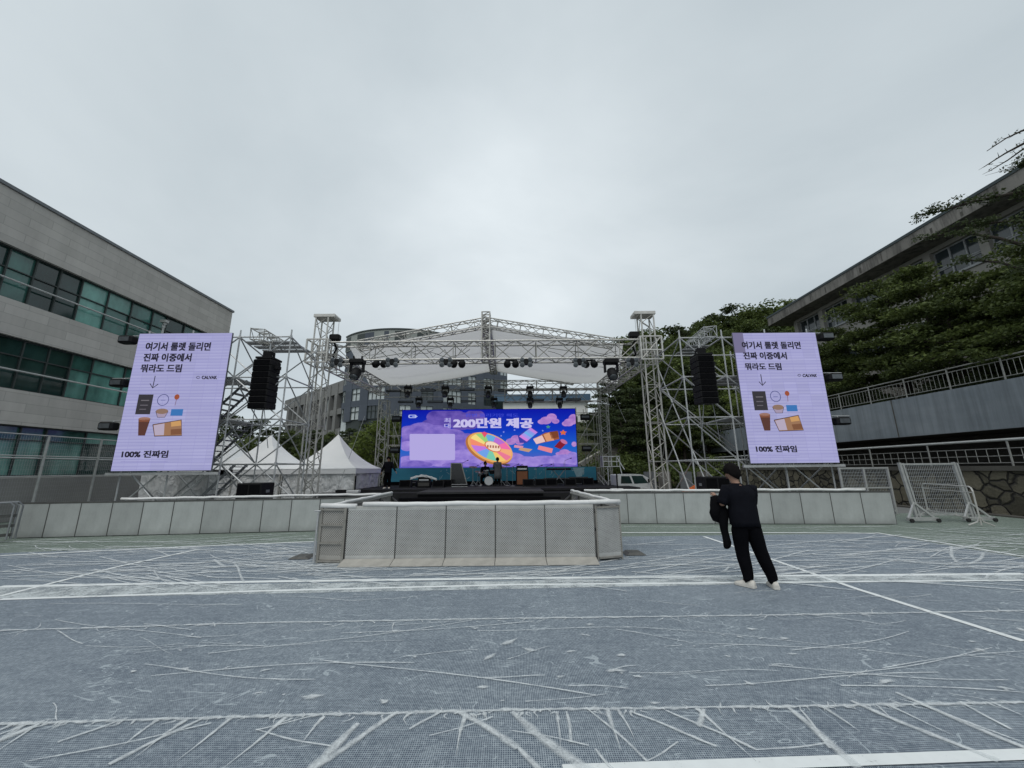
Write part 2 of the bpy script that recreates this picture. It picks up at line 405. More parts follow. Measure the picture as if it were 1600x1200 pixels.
# ================================================================ LEFT BUILDING
def tile_mat(name, c, sx, sz, var=.12, groove=.75):
    m = NM(name); p = m.pos()
    sp = m.n('ShaderNodeSeparateXYZ'); m.l(p, sp.inputs[0])
    cb = m.n('ShaderNodeCombineXYZ'); m.l(m.m('ADD', sp.outputs[0], sp.outputs[1]), cb.inputs[0]); m.l(sp.outputs[2], cb.inputs[1])
    br = m.n('ShaderNodeTexBrick'); m.l(cb.outputs[0], br.inputs['Vector'])
    br.inputs['Scale'].default_value = 1; br.inputs['Brick Width'].default_value = sx; br.inputs['Row Height'].default_value = sz; br.inputs['Mortar Size'].default_value = .012; br.offset = .5
    br.inputs['Color1'].default_value = (*[x*(1-var) for x in c], 1); br.inputs['Color2'].default_value = (*[x*(1+var) for x in c], 1); br.inputs['Mortar'].default_value = (*[x*groove for x in c], 1)
    st = m.noise(m.scale(cb.outputs[0], (.8,.18,1)), 2.2, 6, .65)
    m.col(m.mix(1, br.outputs[0], m.ramp(st, (.3, .88), (.65, 1.05)), 'MULTIPLY'))
    return m.set(.8, 0, .3)
M['stone_tile'] = tile_mat('pale_stone_cladding', (.47,.45,.42), 1.4, .36, .08, .78)
def glass_mat(name, c, rough=.06):
    m = NM(name); p = m.pos()
    m.col(m.ramp(m.noise(m.scale(p, (1,1,.5)), .9, 5, .6), (.32, tuple(x*.45 for x in c)), (.68, tuple(x*1.5 for x in c))))
    return m.set(rough, 0, .7)
M['glass_d'] = glass_mat('dark_green_glass', (.016,.040,.037)); M['glass_g'] = glass_mat('green_glass', (.045,.130,.112)); M['glass_l'] = glass_mat('pale_blind_behind_glass', (.12,.29,.25), .15)
M['mull'] = plain('dark_mullion', (.035,.045,.043), .5)
M['trim'] = plain('metal_coping', (.16,.17,.18), .5, .3)
M['rail_w'] = plain('pale_rail', (.42,.43,.42), .45, .3)
XB = -19.0
lb = thing('office_building', 'pale stone clad building with green glass ribbon windows on the left', 'building', (XB, 16, 0))
bz = [0, 1.55, 3.48, 4.80, 6.78, 8.14, 10.15]; top = 12.25; Y0, Y1 = -4, 24.46
def bandwall(y0, y1, za, zb): 
    b = MB(); b.box((XB-16, y0, za), (XB, y1, zb)); return b
for za, zb in ((0,1.55),(3.48,4.80),(6.78,8.14),(10.15,top)):
    bandwall(Y0, Y1, za, zb).build('wall', M['stone_tile'], lb)
c = MB(); c.box((XB-16.1, Y0-.1, top), (XB+.07, Y1+.07, top+.13)); c.build('coping', M['trim'], lb)
for za, zb, frac in ((1.55,3.48,.28),(4.80,6.78,.34),(8.14,10.15,.40)):
    gb = MB(); y = Y0; fr = MB(); zm = za+(zb-za)*(1-frac)
    yl = [Y0]
    while yl[-1] < 23.6: yl.append(min(24.2, yl[-1] + random.choice((.85,1.15,1.5))))
    pal = {4.80: lambda y_: 0 if y_ < 15.6 else (1 if random.random() < .5 else 2), 1.55: lambda y_: random.choice((0,1,1,2)), 8.14: lambda y_: random.choice((0,0,1,1))}[za]
    for a, b2 in zip(yl, yl[1:]):
        pi = pal(a)
        for z0, z1 in ((za,zm),(zm,zb)):
            gb.cm = pi if random.random() < .75 else random.choice((0,1) if a < 15 else (1,2))
            t = random.uniform(-.012,.012)
            gb.quad((XB-.25, a, z0), (XB-.25+t, b2, z0), (XB-.25+t, b2, z1), (XB-.25, a, z1))
        fr.cbox((XB-.21, b2, (za+zb)/2), (.07, .05, zb-za))
    fr.box((XB-.25, Y0, zm-.02), (XB-.18, 24.2, zm+.02)); fr.box((XB-.25, Y0, zb-.05), (XB-.14, 24.2, zb)); fr.box((XB-.25, Y0, za), (XB-.14, 24.2, za+.05))
    gb.cm = 0; gb.box((XB-16, 24.2, za), (XB-.25, Y1-.2, zb)); gb.box((XB-16, Y0, za), (XB-.8, 24.2, zb))
    wo_ = gb.build('window_band', [M['glass_d'], M['glass_g'], M['glass_l']], lb); fr.build('window_frame', M['mull'], wo_)
    rl = MB(); rl.tube((XB+.02, Y0, za+(zb-za)*.36), (XB+.02, 23.9, za+(zb-za)*.36), .035); 
    for k in range(12): rl.tube((XB-.2, Y0+1+k*2.4, za+(zb-za)*.36), (XB+.02, Y0+1+k*2.4, za+(zb-za)*.36), .02, 5)
    rl.build('guard_rail', M['rail_w'], lb)
sv = MB(); sv.path([(XB+.15, 19.6, 7.2),(XB+.15, 19.6, 9.35)], .055); sv.path([(XB+.15,19.6,9.3),(XB+.15,19.6,9.5),(XB+.3,19.5,9.5)], .08); sv.cbox((XB+.25,19.5,9.62),(.3,.22,.14))
tag(sv.build('vent_pipe', M['rail_w']), 'pale vent pipe with a hooded top standing before the left building', 'pipe')

# mesh fence in front of it
def mesh_mat(name, c, cell_x, cell_z, th, axis):
    m = NM(name); p = m.pos(); sp = m.n('ShaderNodeSeparateXYZ'); m.l(p, sp.inputs[0])
    hx = m.m('FRACT', m.m('DIVIDE', m.m('ADD', sp.outputs[0], sp.outputs[1]) if axis == 'xy' else sp.outputs[axis], cell_x)); hz_ = m.m('FRACT', m.m('DIVIDE', sp.outputs[2], cell_z))
    on = m.m('MAXIMUM', m.m('LESS_THAN', hx, th/cell_x), m.m('LESS_THAN', hz_, th/cell_z))
    tr = m.n('ShaderNodeBsdfTransparent'); ms = m.n('ShaderNodeMixShader'); m.l(on, ms.inputs[0]); m.l(tr.outputs[0], ms.inputs[1]); m.l(m.b.outputs[0], ms.inputs[2]); m.l(ms.outputs[0], m.out.inputs[0])
    m.col(c); return m.set(.5, .3)
M['mesh_y'] = mesh_mat('fence_wire_grid', (.40,.42,.41), .075, .15, .0026, 1)
M['mesh_x'] = mesh_mat('gate_wire_grid', (.42,.44,.45), .055, .11, .008, 0)
XF = -17.4
def fy(px, py): return atx(px, py, XF)
ft = 3.05
lf = thing('mesh_fence', 'tall wire mesh fence with pale posts before the left building', 'fence', (XF, 14, 0))
yl = [3.0, 5.6, 8.2, 10.8, fy(75,690).y, fy(158,693).y, fy(158,693).y+2.9, fy(158,693).y+5.8]
for y in yl: b = MB(); b.tube((XF, y, 0), (XF, y, ft), .04, 8); b.build('post', M['rail_w'], lf)
for z in (ft-.02, 2.28, 1.56): b = MB(); b.tube((XF, yl[0], z), (XF, yl[-1], z), .022, 6); b.build('rail', M['rail_w'], lf)
b = MB(); b.box((XF-.004, yl[0], .1), (XF+.004, yl[-1], ft)); b.build('wire_mesh', M['mesh_y'], lf)
# grey low wall behind the fence
b = MB(); b.box((XF-.75, 1, 0), (XF-.45, 23.0, 1.5)); tag(b.build('low_wall', plain('grey_rendered_wall', (.27,.265,.255), .85, 0, .1, 1.5)), 'plain grey low wall behind the wire fence on the left', 'wall')

# ================================================================ RIGHT: stone wall, walkway, parapet, building
sm = NM('crazy_paved_stone'); p = sm.pos()
w_ = sm.n('ShaderNodeTexNoise', Scale=2.2, Detail=2); sm.l(p, w_.inputs['Vector']); ws_ = sm.n('ShaderNodeVectorMath', operation='SCALE'); ws_.inputs['Scale'].default_value = .22; sm.l(w_.outputs['Color'], ws_.inputs[0])
pa = sm.n('ShaderNodeVectorMath', operation='ADD'); sm.l(p, pa.inputs[0]); sm.l(ws_.outputs[0], pa.inputs[1])
vo = sm.n('ShaderNodeTexVoronoi', feature='DISTANCE_TO_EDGE', Scale=2.1); sm.l(pa.outputs[0], vo.inputs['Vector'])
vc = sm.n('ShaderNodeTexVoronoi', Scale=2.1); sm.l(pa.outputs[0], vc.inputs['Vector'])
sp = sm.n('ShaderNodeSeparateColor'); sm.l(vc.outputs['Color'], sp.inputs[0])
stone = sm.ramp(sm.m('ADD', sm.m('MULTIPLY', sp.outputs[0], .55), sm.m('MULTIPLY', sm.noise(p, 7, 5, .65), .5)), (.25, (.055,.050,.034)), (.8, (.15,.135,.095)))
ed = sm.ramp(sm.m('ADD', vo.outputs['Distance'], sm.m('MULTIPLY', sm.m('SUBTRACT', sm.noise(p, 14, 4), .5), .05)), (.010, .0), (.075, 1.0))
sm.col(sm.mix(ed, (.012,.011,.009), stone)); sm.bump(sm.m('ADD', ed, sm.m('MULTIPLY', sm.noise(p, 9, 5), .5)), 1.0, .08); sm.set(.85)
XS = 16.5
sw = MB(); sw.box((XS, 0, -.3), (XS+.5, 62, 1.46)); swo = tag(sw.build('stone_wall', sm.mat), 'brown crazy paved stone wall along the right side of the court', 'wall')
M['conc_d'] = plain('stained_and_shaded_concrete', (.085,.08,.07), .9, 0, .3, 1.2)
cp = MB(); cp.box((XS-.08, 0, 1.46), (XS+.6, 62, 1.62)); cp.build('coping', M['conc_d'], swo)
dr = MB(); dr.box((XS-.4, 0, -.02), (XS-.002, 62, .03)); struct('gutter', dr, M['conc_d'])
# lower railing
M['rail_g'] = plain('old_grey_rail', (.30,.30,.28), .5, .4, .2, 4)
lr = thing('pipe_railing', 'lower pipe railing with thin uprights on top of the stone wall', 'railing', (XS+.2, 20, 1.62))
b = MB(); b.tube((XS+.2, 2, 2.52), (XS+.2, 62, 2.36), .045, 8); b.build('top_rail', M['rail_w'], lr)
for z in (2.2, 1.95, 1.72): b = MB(); b.tube((XS+.2, 2, z+.02), (XS+.2, 62, z-.06), .014, 5); b.build('rail', M['rail_g'], lr)
k = 0; y = 8.0
ub = MB(); nb_ = 0
while y < 60:
    if k % 8 == 0: b = MB(); b.tube((XS+.2, y, 1.62), (XS+.2, y, 2.5), .03, 6); b.build('post', M['rail_g'], lr)
    else:
        bb = MB() if nb_ < 100 else ub; bb.tube((XS+.2, y, 1.72), (XS+.2, y, 2.2), .011, 4); nb_ += 1
        if nb_ <= 100: bb.build('baluster', M['rail_g'], lr)
    y += .32; k += 1
tag(ub.build('far_balusters', M['rail_g'], lr), kind='stuff')
# walkway recess and cantilevered parapet
XP = 19.0
struct('walkway', MB().box((XS+.5, 0, 1.3), (24, 62, 1.5)), M['conc_d'])
b = MB(); b.box((22.6, 0, 1.5), (23.2, 62, 3.35)); tag(b.build('recess_wall', M['conc_d']), 'back wall of the covered walkway, coloured dark for its shade', 'wall')  # dark colour paints in the shade under the overhang
pm = NM('painted_grey_parapet'); p = pm.pos()
pm.col(pm.mix(1, pm.ramp(pm.noise(pm.scale(p, (1,.35,1)), .9, 6, .6), (.3, (.19,.22,.245)), (.7, (.27,.30,.325))), pm.ramp(pm.noise(pm.scale(p, (1,3,.15)), 1.4, 5, .7), (.35, .72), (.6, 1.0)), 'MULTIPLY')); pm.set(.7)
pw = thing('parapet_wall', 'smooth grey painted parapet of the raised walkway above the stone wall', 'wall', (XP, 30, 3.0))
b = MB(); b.box((XP, 4, 3.02), (XP+.22, 61.5, 4.86)); b.build('wall_face', pm.mat, pw)
for y in (19.0, 27.5, 37.0, 47.0): b = MB(); b.box((XP-.012, y, 3.03), (XP, y+.05, 4.85)); b.build('joint', M['conc_d'], pw)
struct('terrace', MB().box((XP+.22, 4, 3.05), (60, 61.5, 4.4)), M['conc_d'])
ur = thing('balustrade', 'upper thin bar balustrade on top of the grey parapet', 'railing', (XP+.1, 20, 4.86))
b = MB(); b.tube((XP+.1, 4, 5.78), (XP+.1, 61, 5.78), .03, 6); b.build('top_rail', M['rail_g'], ur)
b = MB(); b.tube((XP+.1, 4, 5.62), (XP+.1, 61, 5.62), .018, 6); b.tube((XP+.1, 4, 5.0), (XP+.1, 61, 5.0), .018, 6); b.build('rail', M['rail_g'], ur)
ub = MB(); y = 12.6; k = 0; nb_ = 0
while y < 60:
    if k % 10 == 0: b = MB(); b.tube((XP+.1, y, 4.80), (XP+.1, y, 5.78), .032, 6); b.build('post', M['rail_g'], ur)
    else:
        bb = MB() if nb_ < 100 else ub; bb.tube((XP+.1, y, 5.0), (XP+.1, y, 5.62), .010, 4); nb_ += 1
        if nb_ <= 100: bb.build('baluster', M['rail_g'], ur)
    y += .19; k += 1
tag(ub.build('far_balusters', M['rail_g'], ur), kind='stuff')
b = MB(); b.tube((XP+.0, 41, 4.2), (XP+.0, 41, 8.4), .07, 8); b.cbox((XP, 41, 8.45), (.3,.2,.14)); tag(b.build('lamp_post', M['rail_w']), 'short pale pole standing at the far part of the grey parapet', 'pole')

# right building
M['conc'] = NM('weathered_concrete'); q = M['conc']; p = q.pos()
q.col(q.mix(1, q.ramp(q.noise(p, .5, 6, .6), (.3, (.17,.16,.145)), (.7, (.26,.245,.225))), q.ramp(q.noise(q.scale(p, (2.5,2.5,.35)), 1.0, 6, .75), (.38, .45), (.55, 1.0)), 'MULTIPLY')); M['conc'] = q.set(.9)
M['wall_beige'] = plain('beige_rendered_wall', (.30,.285,.26), .85, 0, .10, .8)
M['slate'] = plain('slate_roof_edge', (.035,.05,.055), .5, 0, .2, 2)
M['glass_b'] = glass_mat('grey_blue_glass', (.035,.045,.05), .08)
M['frame_w'] = plain('pale_window_frame', (.33,.34,.35), .5)
XE = 25.0; XW = 26.6; YA, YB = 4.0, 35.3
rb = thing('school_building', 'old concrete building with a wide overhanging flat roof on the right hillside', 'building', (XW, 20, 4.4))
b = MB(); b.box((XE, YA, 15.02), (XE+16, YB, 15.78)); b.build('roof', M['conc'], rb)
b = MB(); b.box((XE-.05, YA, 15.78), (XE+16, YB+.05, 15.95)); b.build('roof_edge', M['slate'], rb)
for k in range(40):
    b = MB(); y = YA+.5+k*.79
    b.box((XE-.004, y, 15.12), (XE, y+.07+random.random()*.1, 15.12+random.uniform(.25,.6)))
    if k % 2 == 0 and random.random() < .8: b.build('stain', M['conc_d'], rb)
zr = 15.02; wt, wb = 14.75, 12.9
b = MB(); b.box((XW, YA, 4.4), (XW+14, YB-1.2, wb)); b.box((XW, YA, wt), (XW+14, YB-1.2, zr)); b.build('wall', M['wall_beige'], rb)
b = MB(); b.box((XW+.35, YA, wb), (XW+14, YB-1.2, wt)); b.build('inner_wall', M['mull'], rb)
y = YB-1.2
k = 0
while y > YA+3:
    b = MB(); b.box((XW-.05, y-.42, wb-.01), (XW+.35, y, wt+.01)); b.build('pier', M['wall_beige'], rb)
    y0, y1 = y-2.9, y-.42
    g_ = MB(); g_.quad((XW+.28, y1, wb), (XW+.28, y0, wb), (XW+.28, y0, wt), (XW+.28, y1, wt)); w0 = g_.build('window', M['glass_b'], rb)
    f_ = MB()
    for i in range(4): f_.cbox((XW+.25, y0+(y1-y0)*i/3, (wb+wt)/2), (.06, .08, wt-wb))
    for z in (wb+.04, wb+.62, wb+.72, wt-.04): f_.cbox((XW+.25, (y0+y1)/2, z), (.05, y1-y0, .07))
    f_.build('window_frame', M['frame_w'], w0)
    b = MB(); b.box((XW-.10, y0, wb-.12), (XW, y1, wb)); b.build('window_sill', M['frame_w'], rb)
    # lower storeys
    for zl in (8.9,):
        g_ = MB(); g_.box((XW-.02, y0, zl), (XW-.003, y1, zl+1.8)); w1 = g_.build('window', M['glass_b'], rb)
        f_ = MB()
        for i in range(4): f_.cbox((XW-.03, y0+(y1-y0)*i/3, zl+.9), (.05,.08,1.86))
        for z in (zl, zl+.7, zl+1.8): f_.cbox((XW-.03, (y0+y1)/2, z), (.045, y1-y0, .07))
        f_.build('window_frame', M['frame_w'], w1)
    y -= 2.9; k += 1
b = MB(); b.box((XW+1, YB-1.15, 15.95), (XW+3, YB-.3, 16.5)); b.build('roof_hatch', M['conc'], rb)

# ================================================================ HILL
def sst(a, b, x): t = min(1, max(0, (x-a)/(b-a))); return t*t*(3-2*t)
def hz(x, y):
    h = sst(30, 58, y)*8.6*(1-.75*sst(-16, -34, x))
    h += sst(4, 40, x)*sst(36, 80, y)*10 + sst(60,200,y)*8*sst(0,60,x)
    h += sst(-30,-10,x)*(1-sst(-10,4,x))*sst(30,44,y)*0.8
    if x > XP+.3 and y < 61.4: h = min(h, 4.0) if y < 33 else max(min(h, 30), 0)
    return h - .1 + (noise.noise(V((x*.15, y*.15, 0)))*.5*sst(30,40,y))
g = MB(); xs = [-140+5*i for i in range(20)] + [-40+2*i for i in range(46)] + [52+6*i for i in range(25)]; ys = [28+1.6*i for i in range(40)] + [92+9*i for i in range(20)]
g.add([(x, y, hz(x, y)) for y in ys for x in xs], [[j*len(xs)+i, j*len(xs)+i+1, (j+1)*len(xs)+i+1, (j+1)*len(xs)+i] for j in range(len(ys)-1) for i in range(len(xs)-1)])
hm = NM('hillside_undergrowth'); p = hm.pos()
hm.col(hm.ramp(hm.noise(p, 1.1, 8, .7), (.32, (.022,.030,.012)), (.52, (.05,.062,.022)), (.68, (.11,.085,.05)))); hm.bump(hm.noise(p, 6, 5), .8, .3); hm.set(.95)
struct('hill', g, hm.mat, smooth=True)
# ================================================================ FAR BUILDINGS
M['clad'] = tile_mat('blue_grey_cladding', (.085,.10,.125), 50, 1.2, .10, .7)
M['clad_l'] = tile_mat('pale_grey_cladding', (.19,.19,.185), 3, .9, .08, .8)
M['pane_sky'] = plain('sky_lit_pane', (.46,.50,.50), .2, .1, .25, .6, .6)  # pale base colour stands in for the sky reflected in the panes
M['parapet_g'] = plain('green_grey_panel', (.27,.29,.27), .5, 0, .2, .5)
AR = 12.6; ac = V((at(611,560,60).x, 60+AR, 0)); TJ = R_(34)
def arc(t, r, z):
    a = min(t, TJ); e = (t-a)*AR   # past the joint the curve runs on as a straight wing
    return V((ac.x + math.sin(a)*r + math.cos(a)*e, ac.y - math.cos(a)*r + math.sin(a)*e, z))
cb = thing('curved_building', 'tall curved building clad in blue grey strips behind the stage roof', 'building', (ac.x, ac.y, 7))
zb0, zt0 = 9.6, 21.6; zt1 = at(611,515.5,60).z
t0, t1 = R_(-46), R_(98); NS = 40
def arcstrip(mb, a, b, r, z0, z1, n=None):
    n = n or max(1, int((b-a)/R_(3)))
    mb.rings([[arc(a+(b-a)*i/n, r, z0), arc(a+(b-a)*i/n, r, z1)] for i in range(n+1)], cap=False, closed=False)
def arcblock(mb, a, b, r0, r1, z0, z1, n=None):
    n = n or max(1, int((b-a)/R_(3)))
    mb.rings([[arc(a+(b-a)*i/n, r1, z0), arc(a+(b-a)*i/n, r0, z0), arc(a+(b-a)*i/n, r0, z1), arc(a+(b-a)*i/n, r1, z1)] for i in range(n+1)])
b = MB(); arcblock(b, t0, t1, AR-.3, 4, 6, zt0); b.build('body', M['mull'], cb)
b = MB(); arcblock(b, t0, t1, AR-.6, 4, 6, zb0-.4); b.build('base', M['conc_d'], cb)
cols = []; a = t0
pat = [('w',6),('c',8),('w',9),('c',7),('w',13),('c',11),('w',8),('c',7),('w',9),('c',8),('w',15),('c',6),('w',7),('c',7),('w',10),('c',6),('w',8),('c',60)]
for kd, dg in pat:
    e = min(a+R_(dg), t1)
    if a >= t1: break
    if kd == 'c': b = MB(); arcblock(b, a, e, AR+.12, AR-.3, zb0-.2, zt0+.05); b.build('cladding_strip', M['clad'], cb)
    else:
        for fl in range(4):
            z0 = zb0+.1+fl*3.0
            b = MB(); arcblock(b, a, e, AR+.06, AR-.3, z0+2.0, z0+3.0); b.build('spandrel', M['clad'], cb)
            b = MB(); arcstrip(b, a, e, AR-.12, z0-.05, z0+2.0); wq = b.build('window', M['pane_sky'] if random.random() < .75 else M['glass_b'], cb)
            f = MB(); n_ = max(2, int(dg/3.2))
            for i in range(n_+1): tt = a+(e-a)*i/n_; f.tube(arc(tt, AR-.06, z0), arc(tt, AR-.06, z0+2), .06, 4)
            f.rings([[arc(a+(e-a)*i/6, AR-.02, z0+1.1), arc(a+(e-a)*i/6, AR-.02, z0+1.25)] for i in range(7)], cap=False, closed=False)
            f.build('window_frame', M['mull'], wq)
    a = e
b = MB(); arcblock(b, t0, t1, AR+.2, AR-1, zt0, zt1); b.build('parapet', M['parapet_g'], cb)
for i in range(18):
    if i % 3 != 1 or i % 5 == 0:
        aa = t0+(t1-t0)*i/18; b = MB(); arcstrip(b, aa, aa+(t1-t0)/18*random.choice((.45,.7,1)), AR+.21, zt0+.1, zt1-.25, 3); b.build('parapet_panel', M['clad'] if i % 2 else M['mull'], cb)
b = MB(); arcblock(b, t0, t1, AR+.32, AR-1, zt1, zt1+.22); b.build('coping', M['mull'], cb)
# receding wing
wA = arc(t0, AR-.6, 0); wB = V((-51, 85, 0)); dW = (wB-wA).normalized(); nW = V((dW.y, -dW.x, 0)); nW = nW if nW.y < 0 else -nW
wz = at(508,592,wA.y).z
wing = thing('wing_building', 'long grey building wing with recessed window bays beside the curved building', 'building', (wB.x, wB.y, 6))
LW = (wB-wA).length
def wbox(mb, s0, s1, d0, d1, z0, z1):
    vs = [wA + dW*s + nW*d + V((0,0,z)) for z in (z0, z1) for s, d in ((s0,d0),(s1,d0),(s1,d1),(s0,d1))]
    mb.add(vs, ((0,1,2,3),(7,6,5,4),(0,4,5,1),(1,5,6,2),(2,6,7,3),(3,7,4,0)))
b = MB(); wbox(b, .2, LW, -12, -.8, 5, wz-.1); b.build('body', M['mull'], wing)
b = MB(); wbox(b, .2, LW, -12, .05, wz-2.2, wz); b.build('roof_band', M['clad_l'], wing)
for z0, z1 in ((wz-5.9,wz-4.9),(wz-9.4,wz-8.4),(5,wz-11.6)): b = MB(); wbox(b, .2, LW, -.9, 0, z0, z1); b.build('floor_band', M['clad_l'], wing)
s = .2; k = 0
while s < LW-1:
    b = MB(); wbox(b, s, s+(1.1 if k % 2 else .55), -.9, .18, 5, wz-.3); b.build('pier', M['clad_l'], wing)
    for z0 in (wz-4.9, wz-8.4, wz-11.6):
        b = MB(); wbox(b, s+1.1, s+2.9, -.79, -.62, z0+.3, z0+2.3)
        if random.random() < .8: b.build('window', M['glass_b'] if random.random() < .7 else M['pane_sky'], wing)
    s += 3.0; k += 1
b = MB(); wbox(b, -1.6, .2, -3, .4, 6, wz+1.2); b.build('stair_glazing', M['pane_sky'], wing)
# white building right of centre
wh = thing('white_building', 'low white building with a blue roof edge on the slope behind the stage', 'building', (6, 56, 8))
p0 = at(786,628,52); p1 = at(925,655,52)
b = MB(); b.box((p0.x, 52, 6.5), (at(918,628,52).x, 60, p0.z)); b.build('wall', plain('white_render', (.80,.80,.78), .8, 0, .08, .6), wh)
b = MB(); b.box((p0.x-1.2, 51.5, p0.z), (at(922,628,52).x, 60.5, p0.z+.95)); b.build('roof_edge', plain('blue_roof_sheet', (.07,.13,.20), .5, 0, .15, 1), wh)
for i in range(5): b = MB(); x = p0.x+5.6+i*1.0; b.box((x, 51.94, 7.6+.0), (x+.5, 52.0, 8.6)); b.build('window', M['glass_b'], wh)
# flight of steps down the slope
st = thing('hillside_steps', 'concrete steps with a pale side wall climbing the slope right of the screen', 'steps', (9, 36, 0))
b = MB(); A, B = at(902,728,31), at(960,694,40)
for i in range(16):
    t = i/16; p = A.lerp(B, t); b.box((p.x-.2, p.y, max(0,p.z-1.4)), (p.x+1.6, p.y+.7, p.z-.3))
b.build('step', M['conc'], st)
b = MB(); b.prism([A+V((0,0,-.5)), A+V((0,0,.1)), B+V((0,0,.1)), B+V((0,0,-.5))], (-.2,.1,0)); b.build('side_wall', M['wall_beige'], st)

# ================================================================ TREES
def leaf_mat(name, c0, c1, c2):
    m = NM(name); g = m.n('ShaderNodeNewGeometry'); p = m.obj()
    f = m.m('ADD', m.m('MULTIPLY', g.outputs['Random Per Island'], .55), m.m('MULTIPLY', m.noise(p, .8, 3), .6))
    oi = m.n('ShaderNodeObjectInfo'); f = m.m('ADD', f, m.m('MULTIPLY', m.m('SUBTRACT', oi.outputs['Random'], .5), .25))
    m.col(m.ramp(f, (.2, c0), (.58, c1), (.95, c2))); m.set(.6, 0, .25)
    tl = m.n('ShaderNodeBsdfTranslucent'); tl.inputs[0].default_value = (*c2, 1); ms = m.n('ShaderNodeMixShader'); ms.inputs[0].default_value = .22
    m.l(m.b.outputs[0], ms.inputs[1]); m.l(tl.outputs[0], ms.inputs[2]); m.l(ms.outputs[0], m.out.inputs[0]); return m.mat
M['leaf'] = leaf_mat('deciduous_leaves', (.026,.040,.011), (.066,.092,.024), (.14,.18,.05))
M['leaf_b'] = leaf_mat('bright_young_leaves', (.055,.082,.016), (.115,.155,.030), (.20,.25,.06))
M['needle'] = leaf_mat('dark_needles', (.016,.026,.011), (.038,.055,.021), (.075,.098,.036))
M['leaf_t'] = leaf_mat('dark_terrace_leaves', (.022,.034,.010), (.056,.078,.021), (.12,.155,.042))
M['bark'] = plain('dark_bark', (.035,.028,.022), .9, 0, .35, 5)
def leafs(mb, c, rad, n, sz, rng):
    for _ in range(n):
        while True:
            q = V((rng.uniform(-1,1), rng.uniform(-1,1), rng.uniform(-1,1)))
            if q.length_squared < 1: break
        p = c + V((q.x*rad[0], q.y*rad[1], q.z*rad[2]))
        a = V((rng.gauss(0,1), rng.gauss(0,1), rng.gauss(0,.6))).normalized(); b = a.cross(V((rng.gauss(0,1), rng.gauss(0,1), rng.gauss(0,1)))).normalized()
        s_ = sz*rng.uniform(.6,1.4); mb.add((p-a*s_, p+b*s_*.5, p+a*s_, p-b*s_*.5), ((0,1,2,3),))
def make_tree(name, label, h, cr, style, seed, nleaf, lsz, mat, group=None):
    rng = random.Random(seed); root = thing(name, label, 'shrub' if style == 'bush' else 'tree', (0,0,0), group)
    tb, lb_ = MB(), MB(); tr = .018*h+.05
    tp = [V((math.sin(i*1.3+seed)*.02*h*i/5, math.cos(i*1.7+seed)*.02*h*i/5, h*.88*i/6)) for i in range(7)]
    tb.path(tp, [tr*(1-.8*i/6)+.015 for i in range(7)], 7)
    tips = []
    nl = {'broad': 15, 'layer': 18, 'pine': 15, 'bush': 8}[style]
    for i in range(nl):
        t = (i+.5)/nl; az = i*2.4+rng.uniform(-.4,.4)
        if style == 'broad': z0 = h*(.25+.55*t); r = cr*math.sin(math.pi*(.22+.7*t))*rng.uniform(.75,1.1); rise = h*.16*(1-t*.2)
        elif style == 'layer': z0 = h*(.18+.74*t); r = cr*(1.05-.75*t)*rng.uniform(.7,1.15); rise = h*.03
        elif style == 'pine': z0 = h*(.35+.55*t); r = cr*(1-.55*t)*rng.uniform(.6,1.1); rise = h*.04
        else: z0 = h*.1*t; r = cr*rng.uniform(.4,.9); rise = h*rng.uniform(.4,.8)
        k = min(5, int(z0/(h*.88)*6)); b0 = tp[k].lerp(tp[k+1], z0/(h*.88)*6-k)
        d = V((math.cos(az), math.sin(az), 0)); e = b0+d*r+V((0,0,rise)); m_ = b0.lerp(e, .5)+V((rng.uniform(-.1,.1)*r, rng.uniform(-.1,.1)*r, rise*.25))
        lr_ = tr*.38*(1-.5*t); tb.path([b0, m_, e], [lr_, lr_*.6, lr_*.22], 5)
        for s_ in range(3 if style != 'pine' else 2):
            f = rng.uniform(.45,.95); a2 = az+rng.choice((-1,1))*rng.uniform(.5,1.1); q0 = b0.lerp(e, f)
            q = q0 + V((math.cos(a2), math.sin(a2), rng.uniform(-.05,.35)))*r*rng.uniform(.25,.5); tb.path([q0, q], [lr_*.35, lr_*.12], 4); tips.append((q, r))
        tips.append((e, r)); tips.append((b0.lerp(e, .6), r))
    tips.append((tp[-1]+V((0,0,h*.05)), cr*.6))
    per = nleaf//len(tips)
    for c, r in tips:
        q = cr*rng.uniform(.16,.32)
        rad = {'broad': (q, q, q*.75), 'layer': (q*1.25, q*1.25, q*.28), 'pine': (q*1.1, q*1.1, q*.3), 'bush': (q*1.2, q*1.2, q)}[style]
        leafs(lb_, c, rad, int(per*rng.uniform(.6,1.4)), lsz, rng)
    # thin fill through the crown
    tb.build('trunk', M['bark'], root); lb_.build('crown', mat, root); return root
protos = {}
def proto(k, *a): protos[k] = [make_tree(*a), False]
HG = 'trees on the wooded slope behind the stage'
proto('b1', 'broadleaf_tree', 'leafy deciduous tree on the wooded slope', 8, 3.0, 'broad', 3, 5200, .15, M['leaf'], HG)
proto('b2', 'broadleaf_tree', 'leafy deciduous tree on the wooded slope', 9, 3.4, 'broad', 8, 5600, .16, M['leaf'], HG)
proto('n1', 'pine_tree', 'dark pine tree with layered branches on the wooded slope', 9, 3.0, 'layer', 5, 4800, .15, M['needle'], HG)
proto('n2', 'pine_tree', 'dark pine tree with layered branches on the wooded slope', 7, 2.8, 'pine', 6, 3600, .13, M['needle'], HG)
proto('y1', 'broadleaf_tree', 'bright green young tree on the wooded slope', 6, 2.4, 'broad', 12, 4200, .13, M['leaf_b'], HG)
proto('s1', 'shrub', 'dark bushy shrub on the slope behind the stage', 2.4, 1.8, 'bush', 4, 2600, .11, M['leaf'], 'shrubs on the slope behind the stage')
